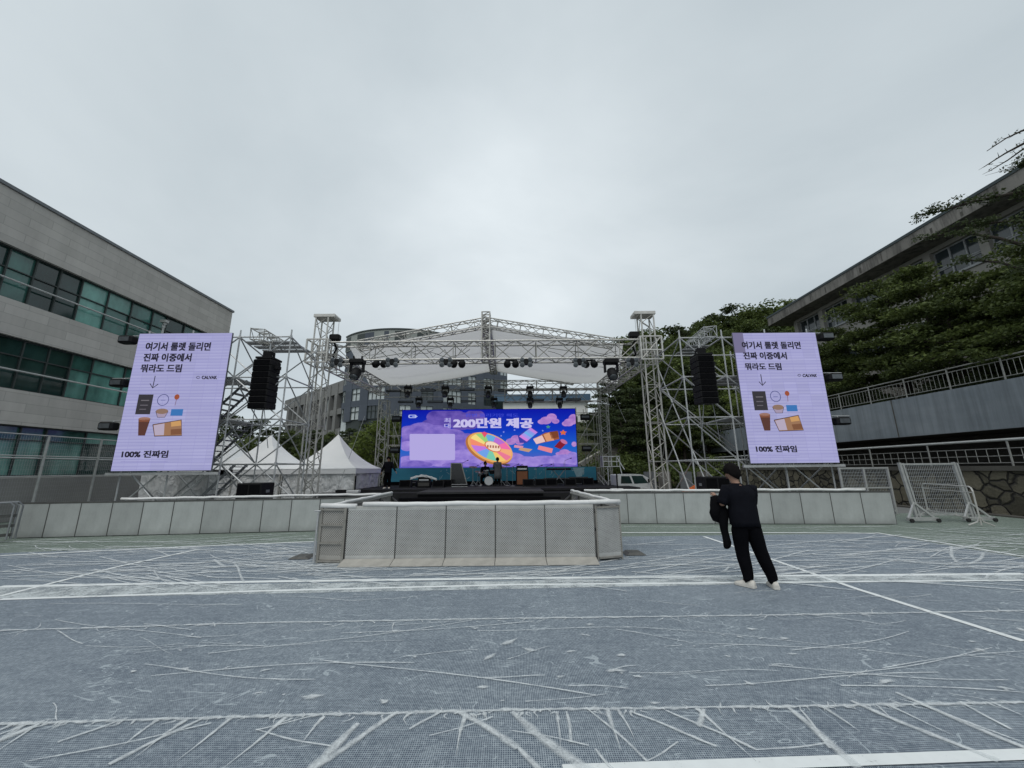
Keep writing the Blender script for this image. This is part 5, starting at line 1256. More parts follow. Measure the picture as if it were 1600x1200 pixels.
def panel(o, wd, ht, mat, foot, dark=False):
    """one barrier panel standing along local x, front facing -y, built at the origin and moved"""
    root = thing('crowd_barrier', 'panel', 'barrier', (0,0,0))
    m = MB(); m.box((.011,0,.008),(wd-.011,.012,ht-.045)); m.build('sheet', mat, root)
    f = MB(); 
    for x in (0, wd-.011): f.box((x,-.004,.0),(x+.011,.05,ht))
    f.build('frame_post', M['edge'], root)
    m = MB(); m.box((.011,-.003,ht-.045),(wd-.011,.05,ht)); m.build('top_bar', M['edge'] if dark else M['alu'], root)
    m = MB(); m.beam((.06,.05,ht-.1),(.06,1.0,.06),.04,.04); m.beam((wd-.06,.05,ht-.1),(wd-.06,1.0,.06),.04,.04); m.box((.03,.05,.0),(wd-.03,1.05,.03)); m.build('rear_brace', M['edge'], root)
    if foot: m = MB(); m.prism([(0.005,-.012,.075),(0.005,-.30,.008),(0.005,-.30,0.0),(0.005,-.012,0)], (wd-.01,0,0)); m.build('foot_plate', M['ramp'], root)
    return root
def row(A, B, n, ht, mat, foot, labels, group, dark=False):
    A, B = V((A.x,A.y,0)), V((B.x,B.y,0)); d = (B-A)/n; az = math.atan2(d.y, d.x); r0 = panel(None, d.length, ht, mat, foot, dark)
    for i in range(n):
        p = A+d*i
        if i == 0: r0.location = p; r0.rotation_euler = (0,0,az); r0['label'] = labels(i); r0['group'] = group; o = r0
        else: copy_tree(r0, p, az, labels(i))
FLa, FRa = G(537,880), G(932,876.5); FL0 = V((FLa.x-.0, FLa.y, 0))
HF = 1.0; HB = .93
row(FLa, FRa, 5, HF, M['perf'], True, lambda i: f'perforated steel barrier panel at the front of the stage pit, {ORD[i]} from the left', 'perforated barrier panels of the front pit')
# left corner gate panel with three bays and right corner panel
A, B = G(494,879), FLa + V((-.02,.0,0))
def corner(A, B, ht, lab, gate):
    A, B = V((A.x,A.y,0)), V((B.x,B.y,0)); d = B-A; root = thing('corner_barrier', lab, 'barrier', A, 'corner panels of the front pit'); L = d.length; d.normalize(); n_ = V((-d.y,d.x,0))
    P = lambda s, z, o=0: A+d*s+n_*o+V((0,0,z))
    m = MB(); m.add([P(.03,.05),P(L-.03,.05),P(L-.03,ht-.05),P(.03,ht-.05),P(.03,.05,.012),P(L-.03,.05,.012),P(L-.03,ht-.05,.012),P(.03,ht-.05,.012)], ((0,1,2,3),(7,6,5,4),(0,4,5,1),(2,6,7,3),(1,5,6,2),(3,7,4,0))); m.build('sheet', M['perf_d'] if gate else M['perf'], root)
    m = MB()
    for s in (.02, L-.02): m.beam(P(s,0), P(s,ht), .05 if gate else .025, .05 if gate else .025)
    for z in ((.03,.34,.66,ht-.03) if gate else (.05,ht-.03)): m.beam(P(.04,z,-.01), P(L-.04,z,-.01), .045 if gate else .03, .03)
    m.build('frame', M['edge_l'], root)
    if gate: m = MB(); m.path([P(-.02,.02,-.05),P(-.02,ht-.1,-.05),P(.03,ht-.05,-.05),P(-.10,ht-.06,-.04)], .018); m.build('latch_bar', M['steel'], root)
    m = MB(); m.box((P(L/2,0).x-.18, P(L/2,0).y+.03, 0),(P(L/2,0).x+.18, P(L/2,0).y+.7, .04)); m.build('foot_plate', M['edge'], root)
corner(A, B, HF-.03, 'narrow gate panel with two dark cross bars at the left corner of the front pit', True)
corner(FRa+V((.02,.0,0)), G(974,873), HF-.03, 'narrow perforated panel at the right corner of the front pit', False)
RL, RR = G(608,823), G(895,818)
Lc, Rc = G(494,879), G(974,873)
row(RL, V((Lc.x,Lc.y+.1,0)), 4, HF-.05, M['perf_d'], False, lambda i: f'barrier panel seen edge on at the left side of the pit, {ORD[i]} from the back', 'side panels of the front pit')
row(V((Rc.x,Rc.y+.1,0)), RR, 4, HF-.05, M['perf_d'], False, lambda i: f'barrier panel seen edge on at the right side of the pit, {ORD[i]} from the front', 'side panels of the front pit')
LA = G(14,841); LB_ = G(496,829.5)
row(LA, LB_, 10, HB-.03, M['sheet'], False, lambda i: f'plain grey steel barrier panel of the left row, {ORD[i]} from its left end', 'plain barrier panels of the left row', True)
row(LB_, RL, 3, HB-.03, M['sheet'], False, lambda i: f'plain barrier panel of the left row behind the pit corner, {ORD[i]} from the left', 'plain barrier panels behind the pit corner', True)
RA, RB = RR, G(1402,819)
row(RA, RB, 11, HB, M['sheet'], False, lambda i: f'plain grey steel barrier panel of the right row, {ORD[i]} from its left end', 'plain barrier panels of the right row', True)
def foam(pts, r, lab, h):
    m = MB(); out = []
    for i in range(len(pts)-1):
        n = max(2, int((pts[i+1]-pts[i]).length/.25))
        for k in range(n): q = pts[i].lerp(pts[i+1], k/n); out.append(V((q.x+random.uniform(-.008,.008), q.y+random.uniform(-.01,.01), h+random.uniform(-.008,.012))))
    out.append(V((pts[-1].x, pts[-1].y, h))); m.path(out, r, 9); tag(m.build('padding_tube', M['foam'], smooth=True), lab, 'padding tube', 'white padding tubes on the barriers')
foam([G(560,880)+V((0,.02,0)), FRa+V((.0,.02,0)), Rc], .042, 'thick white foam tube along the front top edge of the pit barrier', HF+.03)
foam([Lc+V((-.0,0,0)), FLa+V((.15,.02,0))], .046, 'short white foam tube over the gate panel at the left corner', HF+.0)
foam([Lc+V((.1,.15,0)), RL+V((.02,0,0))], .038, 'white foam tube running back along the left side of the pit', HF-.01)
foam([Rc+V((0,.1,0)), RR], .036, 'white foam tube running back along the right side of the pit', HF-.01)
foam([G(178,836.5), RL+V((-.3,0,0))], .036, 'long white foam tube on top of the left barrier row', HB+.015)
foam([RR+V((.4,.02,0)), G(1362,819)], .036, 'long white foam tube on top of the right barrier row', HB+.045)
# flat cable ramp ends beside the pit
for pp, lab in ((G(470,872),'low dark cable ramp at the left foot of the pit barrier'),(G(992,866),'low dark cable ramp at the right foot of the pit barrier')):
    m = MB(); m.prism([(pp.x-.2,pp.y-.1,0),(pp.x-.12,pp.y-.08,.04),(pp.x+.12,pp.y-.08,.04),(pp.x+.2,pp.y-.1,0)], (0,.3,0)); tag(m.build('cable_ramp', M['edge']), lab, 'cable ramp', 'cable ramps')

# ---- barricade at the left frame edge and right fences
def bar_barrier(name, A, B, ht, nb, lab):
    root = thing(name, lab, 'barrier', A, None); d = (B-A); L = d.length; d.normalize(); n_ = V((-d.y,d.x,0)); P = lambda s, z: A+d*s+V((0,0,z))
    m = MB(); r = .12; m.path([P(0,.03),P(0,ht-r),P(r*.3,ht-r*.3),P(r,ht),P(L-r,ht),P(L-r*.3,ht-r*.3),P(L,ht-r),P(L,.03)], .021, 7); m.build('frame', M['alu'], root)
    m = MB(); m.tube(P(0,.18),P(L,.18),.016); m.tube(P(0,ht-.16),P(L,ht-.16),.016)
    for i in range(1,nb): m.tube(P(L*i/nb,.18),P(L*i/nb,ht-.16 if nb > 8 else .3),.009,5)
    m.build('bars', M['alu'], root)
    for s in (.0, L): m = MB(); m.path([P(s,.25)+n_*-.02,P(s,.12)-n_*.06,P(s,.02)-n_*.26], .018); m.path([P(s,.25)+n_*.02,P(s,.12)+n_*.06,P(s,.02)+n_*.26], .018); m.build('foot', M['alu'], root)
bar_barrier('bar_barrier', G(1452,806)+V((0,0,0)), G(1534,822.5), 1.06, 5, 'round cornered silver tube barrier before the wheeled mesh panel')
A_, B_ = G(-110,858), G(8,847)
root = thing('folded_barrier', 'stack of folded metal barriers cut off by the left edge of the photograph', 'barrier', A_)
for k in range(3):
    m = MB(); o_ = V((0,.09*k,0)); d = (B_-A_)
    m.path([A_+o_+V((0,0,.05)), A_+o_+V((0,0,.95)), A_+o_+d*.92+V((0,0,.95)), A_+o_+d+V((0,0,.86)), A_+o_+d+V((0,0,.05))], .02, 6)
    m.build('frame', M['steel_dark'], root)
for z in (.62,.38,.16): m = MB(); m.beam(A_+V((0,.1,z)), B_+V((0,.1,z)), .05, .07); m.build('plank', M['edge'], root)
# wheeled mesh gate panel
YG = G(1440,815).y
a0, a1 = at(1434,812,YG), at(1528-22,806,YG+.15)
root = thing('wheeled_gate', 'tall pale mesh panel on two wheeled triangular feet by the stone wall', 'fence panel', (a0.x, YG, 0))
xa, xb = at(1434,806,YG).x, at(1521,806,YG).x; hg = at(1404,726,YG).z+.06; TI = -.10   # it leans a little to the left
Q = lambda x, z, y=0: V((x+TI*z, YG+y, z))
for x in (xa, xb): m = MB(); m.beam(Q(x-.04,.08),Q(x-.04,hg),.07,.07); m.beam(Q(x+.06,.08),Q(x+.06,hg-.02),.06,.05); m.build('post', M['rail_w'], root)
m = MB(); m.add([Q(xa,.22,-.003),Q(xb,.22,-.003),Q(xb,hg-.06,-.003),Q(xa,hg-.06,-.003),Q(xa,.22,.003),Q(xb,.22,.003),Q(xb,hg-.06,.003),Q(xa,hg-.06,.003)], ((0,1,2,3),(7,6,5,4),(0,4,5,1),(2,6,7,3))); m.build('wire_mesh', M['mesh_x'], root)
m = MB(); m.beam(Q(xa,hg-.05),Q(xb,hg-.05),.05,.05); m.beam(Q(xa,.2),Q(xb,.2),.05,.05); m.build('rail', M['rail_w'], root)
for x in (xa, xb):
    m = MB(); m.beam((x-.45,YG-.12,.09),(x+.45,YG-.12,.09),.08,.09); m.beam((x-.38,YG-.1,.12),(x-.05,YG-.02,.55),.05,.05); m.beam((x+.38,YG-.1,.12),(x-.05,YG-.02,.55),.05,.05); ft_ = m.build('foot', M['rail_w'], root)
    for dx in (-.4,.4): m = MB(); m.lathe((x+dx,YG-.2,.055), [(.055,-.025),(.055,.025)], (0,1,0), 12); m.build('wheel', M['rubber'], ft_)
# smaller mesh fence panel further back
YP = 14.2; xa, xb = at(1316,760,YP).x, at(1392,760,YP).x; h0 = at(1350,730,YP).z; 
root = thing('portable_fence', 'pale framed mesh fence panel standing behind the right end of the barrier row', 'fence panel', ((xa+xb)/2, YP, 0))
for x in (xa, (xa+xb)/2, xb): m = MB(); m.beam((x,YP,0),(x,YP,h0),.05,.06); m.build('post', M['rail_w'], root)
for z in (h0-.03,.9,.1): m = MB(); m.beam((xa,YP,z),(xb,YP,z),.045,.05); m.build('rail', M['rail_w'], root)
m = MB(); m.box((xa,YP-.003,.1),(xb,YP+.003,h0-.03)); m.build('wire_mesh', M['mesh_x'], root)
# pale hoarding panels right of the truck
for i, px in enumerate((1008,1030,1064,1092)):
    p = at(px, 765, 24); m = MB(); z1 = at(px, 737, 24).z
    m.box((p.x,24,0),(p.x+.75,24.05,z1)); t = tag(m.build('hoarding_panel', M['conc'] if i % 2 else M['trim']), f'grey hoarding panel behind the right scaffold, {ORD[i]} from the truck', 'panel', 'hoarding panels behind the right scaffold')

# ================================================================ SPEAKERS ON THE GROUND
def sub(px0, px1, py0, Y, lab):
    a, b_ = at(px0, py0, Y), at(px1, py0, Y); root = thing('subwoofer', lab, 'speaker', ((a.x+b_.x)/2, Y, 0), 'black bass speakers behind the barriers')
    m = MB(); m.bbox((a.x,Y,0),(b_.x,Y+.8,a.z), .03); m.build('cabinet', M['black'], root)
    m = MB(); xm_ = (a.x+b_.x)/2
    for u0, u1 in ((a.x+.05,xm_-.03),(xm_+.03,b_.x-.05)): m.box((u0,Y-.012,.08),(u1,Y-.002,a.z-.06))
    m.build('grille', M['black_cloth'], root); m = MB()
    for x in (a.x, b_.x): m.box((x-.01,Y+.3,a.z-.35),(x+.01,Y+.5,a.z-.25))
    m.build('handles', M['steel_dark'], root)
sub(370,409,755,14.2,'black bass speaker block on the ground in front of the left scaffold'); sub(1101,1140,745,15.0,'black bass speaker block behind the standing man, before the right scaffold')
p = at(1090,764,16.5); m = MB(); m.ell((p.x,16.5,p.z-.02), (.30,.2,.20), 10, 6); m.ell((p.x+.2,16.45,p.z-.05), (.2,.18,.16), 10, 6); m.ell((p.x-.22,16.5,p.z-.06), (.18,.18,.14), 10, 6)
m.box((p.x-.5,16.3,0),(p.x+.5,16.9,p.z-.12)); tag(m.build('orange_cover', M['orange_bright']), 'bright orange vinyl cover bundled on a low crate at the foot of the right scaffold', 'cover')

# ================================================================ STAGE GEAR
def amp(px0, px1, py0, py1, Y, body, lab):
    a, b_ = at(px0, py0, Y), at(px1, py1, Y); root = thing('guitar_amplifier', lab, 'amplifier', ((a.x+b_.x)/2, Y, DZ)); zt_ = a.z; hz_ = zt_-.30
    m = MB(); m.bbox((a.x,Y,DZ),(b_.x,Y+.4,hz_), .03); m.build('cabinet', M['black'], root)
    m = MB(); m.box((a.x+.06,Y-.012,DZ+.08),(b_.x-.06,Y,hz_-.06)); m.build('grille_cloth', body, root)
    m = MB(); m.bbox((a.x+.03,Y+.05,hz_+.01),(b_.x-.03,Y+.38,zt_-.02), .03); h = m.build('amplifier_head', M['black'], root)
    m = MB(); m.box((a.x+.1,Y+.04,hz_+.04),(b_.x-.1,Y+.052,hz_+.13)); m.build('control_panel', M['chrome'], h)
    m = MB(); m.path([(a.x+.3,Y+.2,zt_-.03),(a.x+.35,Y+.2,zt_+.04),(b_.x-.35,Y+.2,zt_+.04),(b_.x-.3,Y+.2,zt_-.03)], .02); m.build('carry_handle', M['black'], h)
amp(806,826,727,755,23.8,M['orange'],'guitar amplifier with an orange brown cabinet and black head right of the drums')
amp(652,672,744,759,22.6,plain('grey_grille', (.075,.072,.068), .9),'low dark amplifier with white cables draped over it at stage left')
p = at(662,743,22.5); m = MB()
for k in range(5): m.path([(p.x-.75+.3*i, 22.5+.05*math.sin(i*2+k), p.z+.06*math.sin(i*1.7+k)-.12*abs(i-2.2)**1.3*.5) for i in range(6)], .022, 5)
tag(m.build('white_cable_bundle', M['white_paint']), 'white cables draped over the low dark amplifier', 'cables')
# drum kit
D0 = at(764,757,24.2); dx, dy = D0.x, 24.2
dk_ = thing('drum_kit', 'drum kit with a white front bass drum in the middle of the stage', 'drum kit', (dx, dy, DZ))
m = MB(); m.lathe((dx,dy,DZ+.30), [(.28,-.20),(.29,-.18),(.29,.2)], (0,1,0), 20); bd = m.build('bass_drum', M['black'], dk_)
m = MB(); m.lathe((dx,dy-.205,DZ+.30), [(.265,0),(.01,-.005)], (0,-1,0), 20); m.build('drum_head', M['white_paint'], bd)
for ox, oy, oz, r in ((-.18,.1,.72,.16),(.20,.1,.72,.17),(.55,.4,.5,.22),(-.55,.5,.58,.18)):
    m = MB(); m.lathe((dx+ox,dy+oy,DZ+oz), [(r,0),(r,.2),(r*.98,.21)], (0,-.15,1), 16); m.build('tom_drum', M['chrome'] if ox < -.1 else M['black'], dk_); m = MB(); m.tube((dx+ox,dy+oy,DZ),(dx+ox,dy+oy,DZ+oz),.015); m.build('stand', M['steel_dark'], dk_)
for ox, oy, oz, r in ((-1.0,.2,1.12,.26),(.75,.1,1.1,.25),(-.75,.7,.85,.2),(1.05,.6,1.25,.27)):
    m = MB(); m.lathe((dx+ox,dy+oy,DZ+oz), [(r,0),(r*.3,.025),(.02,.05)], (.1,-.25,1), 18); m.build('cymbal', M['edge'], dk_); m = MB(); m.tube((dx+ox,dy+oy,DZ),(dx+ox,dy+oy,DZ+oz),.012)
    for k in range(3): m.tube((dx+ox,dy+oy,DZ+.3),(dx+ox+.25*math.cos(k*2.1),dy+oy+.25*math.sin(k*2.1),DZ+.01),.012)
    m.build('stand', M['steel'], dk_)
# keyboard on a stand
K0 = at(873,733,24.5); kb = thing('keyboard', 'black keyboard on a crossed stand at stage right', 'keyboard', (K0.x, 24.5, DZ))
m = MB(); m.bbox((K0.x-.75,24.4,K0.z-.06),(K0.x+.75,24.75,K0.z+.06), .02); m.build('keyboard_body', M['black'], kb)
m = MB(); m.box((K0.x-.6,24.42,K0.z+.061),(K0.x+.6,24.52,K0.z+.066)); m.build('keys', M['white_paint'], kb)
m = MB()
for y in (24.45,24.7): m.tube((K0.x-.4,y,DZ),(K0.x+.35,y,K0.z-.06),.02); m.tube((K0.x+.4,y,DZ),(K0.x-.35,y,K0.z-.06),.02)
m.build('stand', M['steel_dark'], kb); m = MB(); m.tube((K0.x-.3,24.6,K0.z+.06),(K0.x-.3,24.6,K0.z+.4),.012); m.tube((K0.x+.35,24.6,K0.z+.06),(K0.x+.35,24.6,K0.z+.4),.012); m.build('rest', M['steel_dark'], kb)
# wedges, cases, mic stands, small clutter
def wedge(px, py, Y, lab, s=1):
    p = at(px, py, Y); m = MB(); m.prism([(p.x-.33*s,Y,DZ),(p.x-.33*s,Y+.5,DZ),(p.x-.33*s,Y+.42,DZ+.40*s),(p.x-.33*s,Y+.15,DZ+.42*s)], (.66*s,0,0)); t = thing('floor_monitor', lab, 'speaker', (p.x,Y,DZ), 'wedge monitors on the stage'); m.build('cabinet', M['black'], t)
    m = MB(); m.prism([(p.x-.28*s,Y+.02,DZ+.07),(p.x-.28*s,Y+.125,DZ+.37*s),(p.x-.28*s,Y+.12,DZ+.37*s),(p.x-.28*s,Y+.01,DZ+.07)], (.56*s,0,0)); m.build('grille', M['black_cloth'], t)
for i, (px, Y) in enumerate(((632,22.6),(684,22.4),(697,22.9),(826,22.4),(845,22.8),(862,23.4),(892,23.0),(920,24.0))): wedge(px, 757, Y, f'black wedge floor monitor on the stage, {ORD[i]} from the left')
rng = random.Random(17)
for i, px in enumerate((722,738,750,793,801,838,853,884)):
    p = at(px, 757, 23.4+rng.random()); h = rng.uniform(.9,1.5); t = thing('microphone_stand', f'thin black microphone stand on the stage, {ORD[i]} from the left', 'microphone stand', (p.x,p.y,DZ), 'microphone stands')
    m = MB(); m.tube((p.x,p.y,DZ),(p.x,p.y,DZ+h),.012); m.lathe((p.x,p.y,DZ),[(.14,0),(.13,.02),(.02,.03)],(0,0,1),10); m.build('stand_tube', M['steel_dark'], t); m = MB(); m.tube((p.x,p.y,DZ+h),(p.x+.3,p.y-.2,DZ+h+.12),.01); m.lathe((p.x+.3,p.y-.2,DZ+h+.12),[(.02,0),(.028,.06),(.02,.12)],(.6,-.5,.2),8); m.build('microphone', M['black'], t)
for i, (px, py, w_, h_, Y) in enumerate(((718,758,.9,.18,22.8),(641,757,.6,.28,23.4),(870,757,1.6,.40,25.4),(905,757,1.2,.45,25.6),(650,757,1.8,.35,25.5))):
    p = at(px, py, Y); m = MB(); m.bbox((p.x-w_/2,Y,DZ),(p.x+w_/2,Y+.5,DZ+h_), .02); t = thing('flight_case', ('low white topped cable box on the stage left of the drums','small black case beside the leftmost wedge monitors','long black case under the keyboard','black case at the right end of the stage','long black case along the left end of the banner')[i], 'case', (p.x,Y,DZ), 'cases on the stage'); m.build('case_body', M['black'], t)
    m = MB()
    for dz in (.02,h_-.04): m.box((p.x-w_/2-.006,Y-.006,DZ+dz),(p.x+w_/2+.006,Y+.02,DZ+dz+.02))
    m.build('edge_trim', M['white_paint'] if i == 0 else M['steel_dark'], t)
# tilted drum shield panel
a_, b_ = at(704,758,23.6), at(724,758,23.6); zt_ = at(706,724,23.6).z
t = thing('drum_shield', 'upright clear panel with a pale frame standing left of the drums', 'panel', (a_.x,23.6,DZ))
P4 = [V((a_.x,23.6,DZ)),V((b_.x+.25,23.6,DZ)),V((b_.x-.15,23.6,zt_)),V((a_.x,23.6,zt_))]
m = MB(); m.prism(P4, (0,.03,0)); m.build('panel', glass_mat('smoky_acrylic', (.02,.02,.021), .2), t)
m = MB()
for i in range(4): m.beam(P4[i]+V((0,-.01,0)), P4[(i+1)%4]+V((0,-.01,0)), .05, .05)
m.build('frame', M['alu_dim'], t)
p = at(1000,750,19.8)
for px, lab in ((552,'small white bottle crate on the front left edge of the stage'),(964,'small white box with a stand on the front right edge of the stage')):
    p = at(px, 760, 20.0); zd = .56 if px < 700 else .52; m = MB(); m.bbox((p.x-.3,19.9,zd),(p.x+.3,20.25,zd+.14), .02); t = thing('white_box', lab, 'box', (p.x,19.9,zd), 'white boxes on the stage edge'); m.build('box_body', M['white_paint'], t)
    m = MB(); m.tube((p.x+.05,20.1,zd+.14),(p.x+.05,20.1,zd+.85),.04); m.build('upright', M['black'], t)
# parking of tall black pole at left (speaker stand near the tent)
# ================================================================ TRUCK
tx0, tx1 = at(962,750,23).x, at(1011,750,23).x; ty = 22.6; base = .12
tk = thing('pickup_truck', 'white cab over pickup truck parked behind the right end of the stage', 'truck', (tx0, ty, 0))
W = tx1-tx0; hb = at(985,741,23).z
def side(y): return [V((tx0+W*u, y, z)) for u, z in ((0,.55),(1,.5),(1.02,.95),(.97,1.12),(.80,hb-.03),(.72,hb),(.04,hb),(0,hb-.05))]
m = MB(); m.prism(side(ty), (0,1.6,0)); m.build('body', M['white_paint'], tk)
m = MB(); m.quad(*[V((tx0+W*u, ty-.006, z)) for u, z in ((.10,.80),(.46,.80),(.38,hb-.09),(.12,hb-.09))]); m.quad(*[V((tx0+W*u, ty-.006, z)) for u, z in ((.52,.78),(.96,.82),(.79,hb-.08),(.44,hb-.08))]); m.build('window', M['glass_d'], tk)
m = MB(); m.quad(V((tx0+W*.995,ty+.1,.86)),V((tx0+W*.995,ty+1.5,.86)),V((tx0+W*.825,ty+1.5,hb-.07)),V((tx0+W*.825,ty+.1,hb-.07))); m.build('windscreen', M['glass_d'], tk)
m = MB(); m.box((tx0-2.6,ty,.3),(tx0-.05,ty+1.6,.52)); m.build('load_bed', M['white_paint'], tk)
for x in (tx0+W*.55, tx0-1.9):
    m = MB(); m.lathe((x,ty+.02,.32), [(.30,-.02),(.32,.02),(.32,.2),(.28,.22)], (0,1,0), 18); w_ = m.build('wheel', M['rubber'], tk); m = MB(); m.lathe((x,ty-.01,.32), [(.17,0),(.15,.01),(.02,.02)], (0,-1,0), 14); m.build('rim', M['steel'], w_)
m = MB(); m.box((tx0+W*.95,ty-.18,.85),(tx0+W*.98,ty-.02,1.05)); m.build('side_mirror', M['black'], tk)
# lifting cage behind the truck
c0, c1 = at(942,729,24.5), at(967,713,24.5); xa, xb, za, zb_ = c0.x, c1.x, c0.z, c1.z
t = thing('lift_basket', 'white tube lift basket raised beside the truck at the right end of the stage', 'basket', (xa, 24.5, DZ))
m = MB()
for y in (24.4,25.1):
    for z in (za,(za+zb_)/2,zb_): m.tube((xa,y,z),(xb,y,z),.022)
    for x in (xa,(xa+xb)/2,xb): m.tube((x,y,za),(x,y,zb_),.022)
for x in (xa,xb):
    for z in (za,zb_): m.tube((x,24.4,z),(x,25.1,z),.022)
m.tube((xb,24.4,za),(xb+.35,24.5,0),.03); m.tube((xb,25.1,zb_),(xb+.35,24.7,za-.2),.03); m.tube((xa+.3,24.5,za),(xa+.3,24.5,0),.03); m.build('cage', M['white_paint'], t)
m = MB(); m.box((xa,24.4,za),(xa+.05,25.1,zb_)); m.build('side_plate', M['alu_dim'], t)
# stair rail at the stage right end
m = MB(); A1, B1 = at(934,738,25), at(950,757,23)
m.tube(A1,B1,.02); m.tube(A1+V((0,0,-.3)),B1+V((0,0,-.3)),.02); m.tube(A1,A1+V((0,0,-.6)),.02); m.tube(B1,B1+V((0,0,-.6)),.02); tag(m.build('stair_rail', M['alu_dim']), 'sloping tube handrail at the right end of the stage', 'handrail')
# ================================================================ PEOPLE
M['skin'] = plain('skin', (.32,.185,.13), .55, 0, .08, 12)
M['hair'] = plain('black_hair', (.008,.007,.007), .95, 0, .3, 30, .08)
M['tee'] = plain('black_tshirt', (.007,.0075,.011), .95, 0, .25, 9, .08)
M['trouser'] = plain('black_trousers', (.0035,.0035,.005), .95, 0, .25, 9, .06)
M['shoe'] = plain('off_white_sneaker', (.62,.59,.54), .7, 0, .12, 20)
M['sole'] = plain('white_sole', (.60,.58,.54), .6, 0, .08, 20)
M['jacket'] = plain('dark_jacket', (.004,.004,.005), .9, 0, .3, 8, .08)
M['grey_coat'] = plain('grey_coat', (.11,.11,.115), .9, 0, .2, 10)
def skinned(name, joints, edges, root_i, mat, parent, origin, sub=2):
    """continuous skin grown round a joint skeleton; joints are (x,y,z,rx,ry)"""
    me = bpy.data.meshes.new(name); me.from_pydata([V(j[:3])-origin for j in joints], edges, []); ob = bpy.data.objects.new(name, me); COL.objects.link(ob)
    md = ob.modifiers.new('skin', 'SKIN'); md.use_smooth_shade = True; md.branch_smoothing = .4
    for i, j in enumerate(joints):
        sv = me.skin_vertices[0].data[i]; sv.radius = (j[3], j[4] if len(j) > 4 else j[3]); sv.use_root = (i == root_i)
    sb = ob.modifiers.new('sub', 'SUBSURF'); sb.levels = sub; sb.render_levels = sub
    dg = bpy.context.evaluated_depsgraph_get(); m2 = bpy.data.meshes.new_from_object(ob.evaluated_get(dg)); bpy.data.objects.remove(ob)
    m2.name = name; m2.materials.clear(); m2.materials.append(mat)
    for pl_ in m2.polygons: pl_.use_smooth = True
    o = bpy.data.objects.new(name, m2); COL.objects.link(o); o.parent = parent; return o
def person(label, loc, yaw, J, mats, group=None, parts=('shirt','trousers','shoes','hair'), scale=1.0, sub=2):
    """J: named joints in the figure's own frame (x right, y forward, z up)"""
    root = thing('person', label, 'person', loc, group); o_ = V(loc); cy, sy = math.cos(yaw), math.sin(yaw)
    T = lambda p: o_ + V((cy*p[0]-sy*p[1], sy*p[0]+cy*p[1], p[2]))*scale
    def jt(n, rx, ry=None): q = T(J[n]); return (q.x, q.y, q.z, rx*scale, (ry or rx)*scale)
    ext = {}
    def jp(p, rx, ry=None): q = T(p); return (q.x, q.y, q.z, rx*scale, (ry or rx)*scale)
    L3 = lambda a, b, t: tuple(J[a][i]+(J[b][i]-J[a][i])*t for i in range(3))
    # body: pelvis, spine, neck, head, arms with palms and fingers, legs
    js, es = [], []
    def ad(j, par=None):
        js.append(j)
        if par is not None: es.append((par, len(js)-1))
        return len(js)-1
    pv = ad(jt('pelvis',.125,.10)); sp_ = ad(jt('chest',.13,.095), pv); nk = ad(jt('neck',.052), sp_); hb_ = ad(jt('headbase',.062,.07), nk); hc = ad(jt('head',.078,.094), hb_); ht_ = ad(jp(tuple(J['head'][i]+(J['head'][i]-J['headbase'][i])*.55 for i in range(3)), .055,.066), hc)
    for s in 'LR':
        sh = ad(jt('sh'+s,.058), sp_); ua = ad(jp(L3('sh'+s,'el'+s,.5),.047), sh); el = ad(jt('el'+s,.040), ua); fa = ad(jp(L3('el'+s,'wr'+s,.45),.037), el); wr = ad(jt('wr'+s,.026), fa)
        d = V(J['wr'+s])-V(J['el'+s]); d.normalize(); W0 = V(J['wr'+s]); side = d.cross(V((0,0,1)));  side = side.normalized() if side.length > .1 else V((1,0,0)); dn = side.cross(d).normalized()
        pm_ = ad(jp(W0+d*.05,.034,.018), wr); kn = ad(jp(W0+d*.085,.030,.014), pm_)
        for k, (o2, l2) in enumerate(((-.026,.062),(-.009,.072),(.009,.068),(.025,.052))):
            r0 = W0+d*.088+side*o2; k1 = r0+d*l2*.5-dn*.010; k2 = r0+d*l2*.82-dn*.035
            f0 = ad(jp(k1,.0085), kn); ad(jp(k2,.007), f0)
        t1 = ad(jp(W0+d*.055+side*-.040+dn*-.01,.010), pm_); ad(jp(W0+d*.092+side*-.046-dn*.02,.008), t1)
        hp = ad(jt('hp'+s,.088), pv); kn_ = ad(jt('kn'+s,.056), hp); cf = ad(jp(L3('kn'+s,'an'+s,.35),.054), kn_); an = ad(jt('an'+s,.036), cf); ad(jt('toe'+s,.034,.026), an)
    body = skinned('body', js, es, 0, mats['skin'], root, o_, sub)
    # face: nose, eyes, ears, mouth set into the head
    hd, h2 = V(J['head']), V(J['headbase']); up = (hd-h2).normalized(); ty_ = J.get('face', (0,1,0)); fw = V(ty_); fw = (fw-up*fw.dot(up)).normalized(); rt = fw.cross(up)
    m = MB(); m.ell(T(hd+fw*.094-up*.022), (.014*scale,.014*scale,.022*scale), 8, 6)
    for s in (-1,1): m.ell(T(hd+rt*s*.076-up*.02-fw*.008), (.012*scale,.020*scale,.030*scale), 8, 6, Matrix.Rotation(yaw, 3, 'Z'))
    m.build('ears_and_nose', mats['skin'], root, smooth=True)
    m = MB()
    for s in (-1,1): m.ell(T(hd+rt*s*.032+fw*.084+up*.004), (.010*scale,.008*scale,.007*scale), 8, 5)
    m.build('eyes', M['hair'], root, smooth=True); m = MB(); m.ell(T(hd+fw*.088-up*.062), (.022*scale,.008*scale,.006*scale), 8, 5); m.build('mouth', plain('lips', (.25,.10,.08), .6), root, smooth=True)
    # hair cap with a ragged hem
    m = MB(); n, rows = 30, 11; rs = []
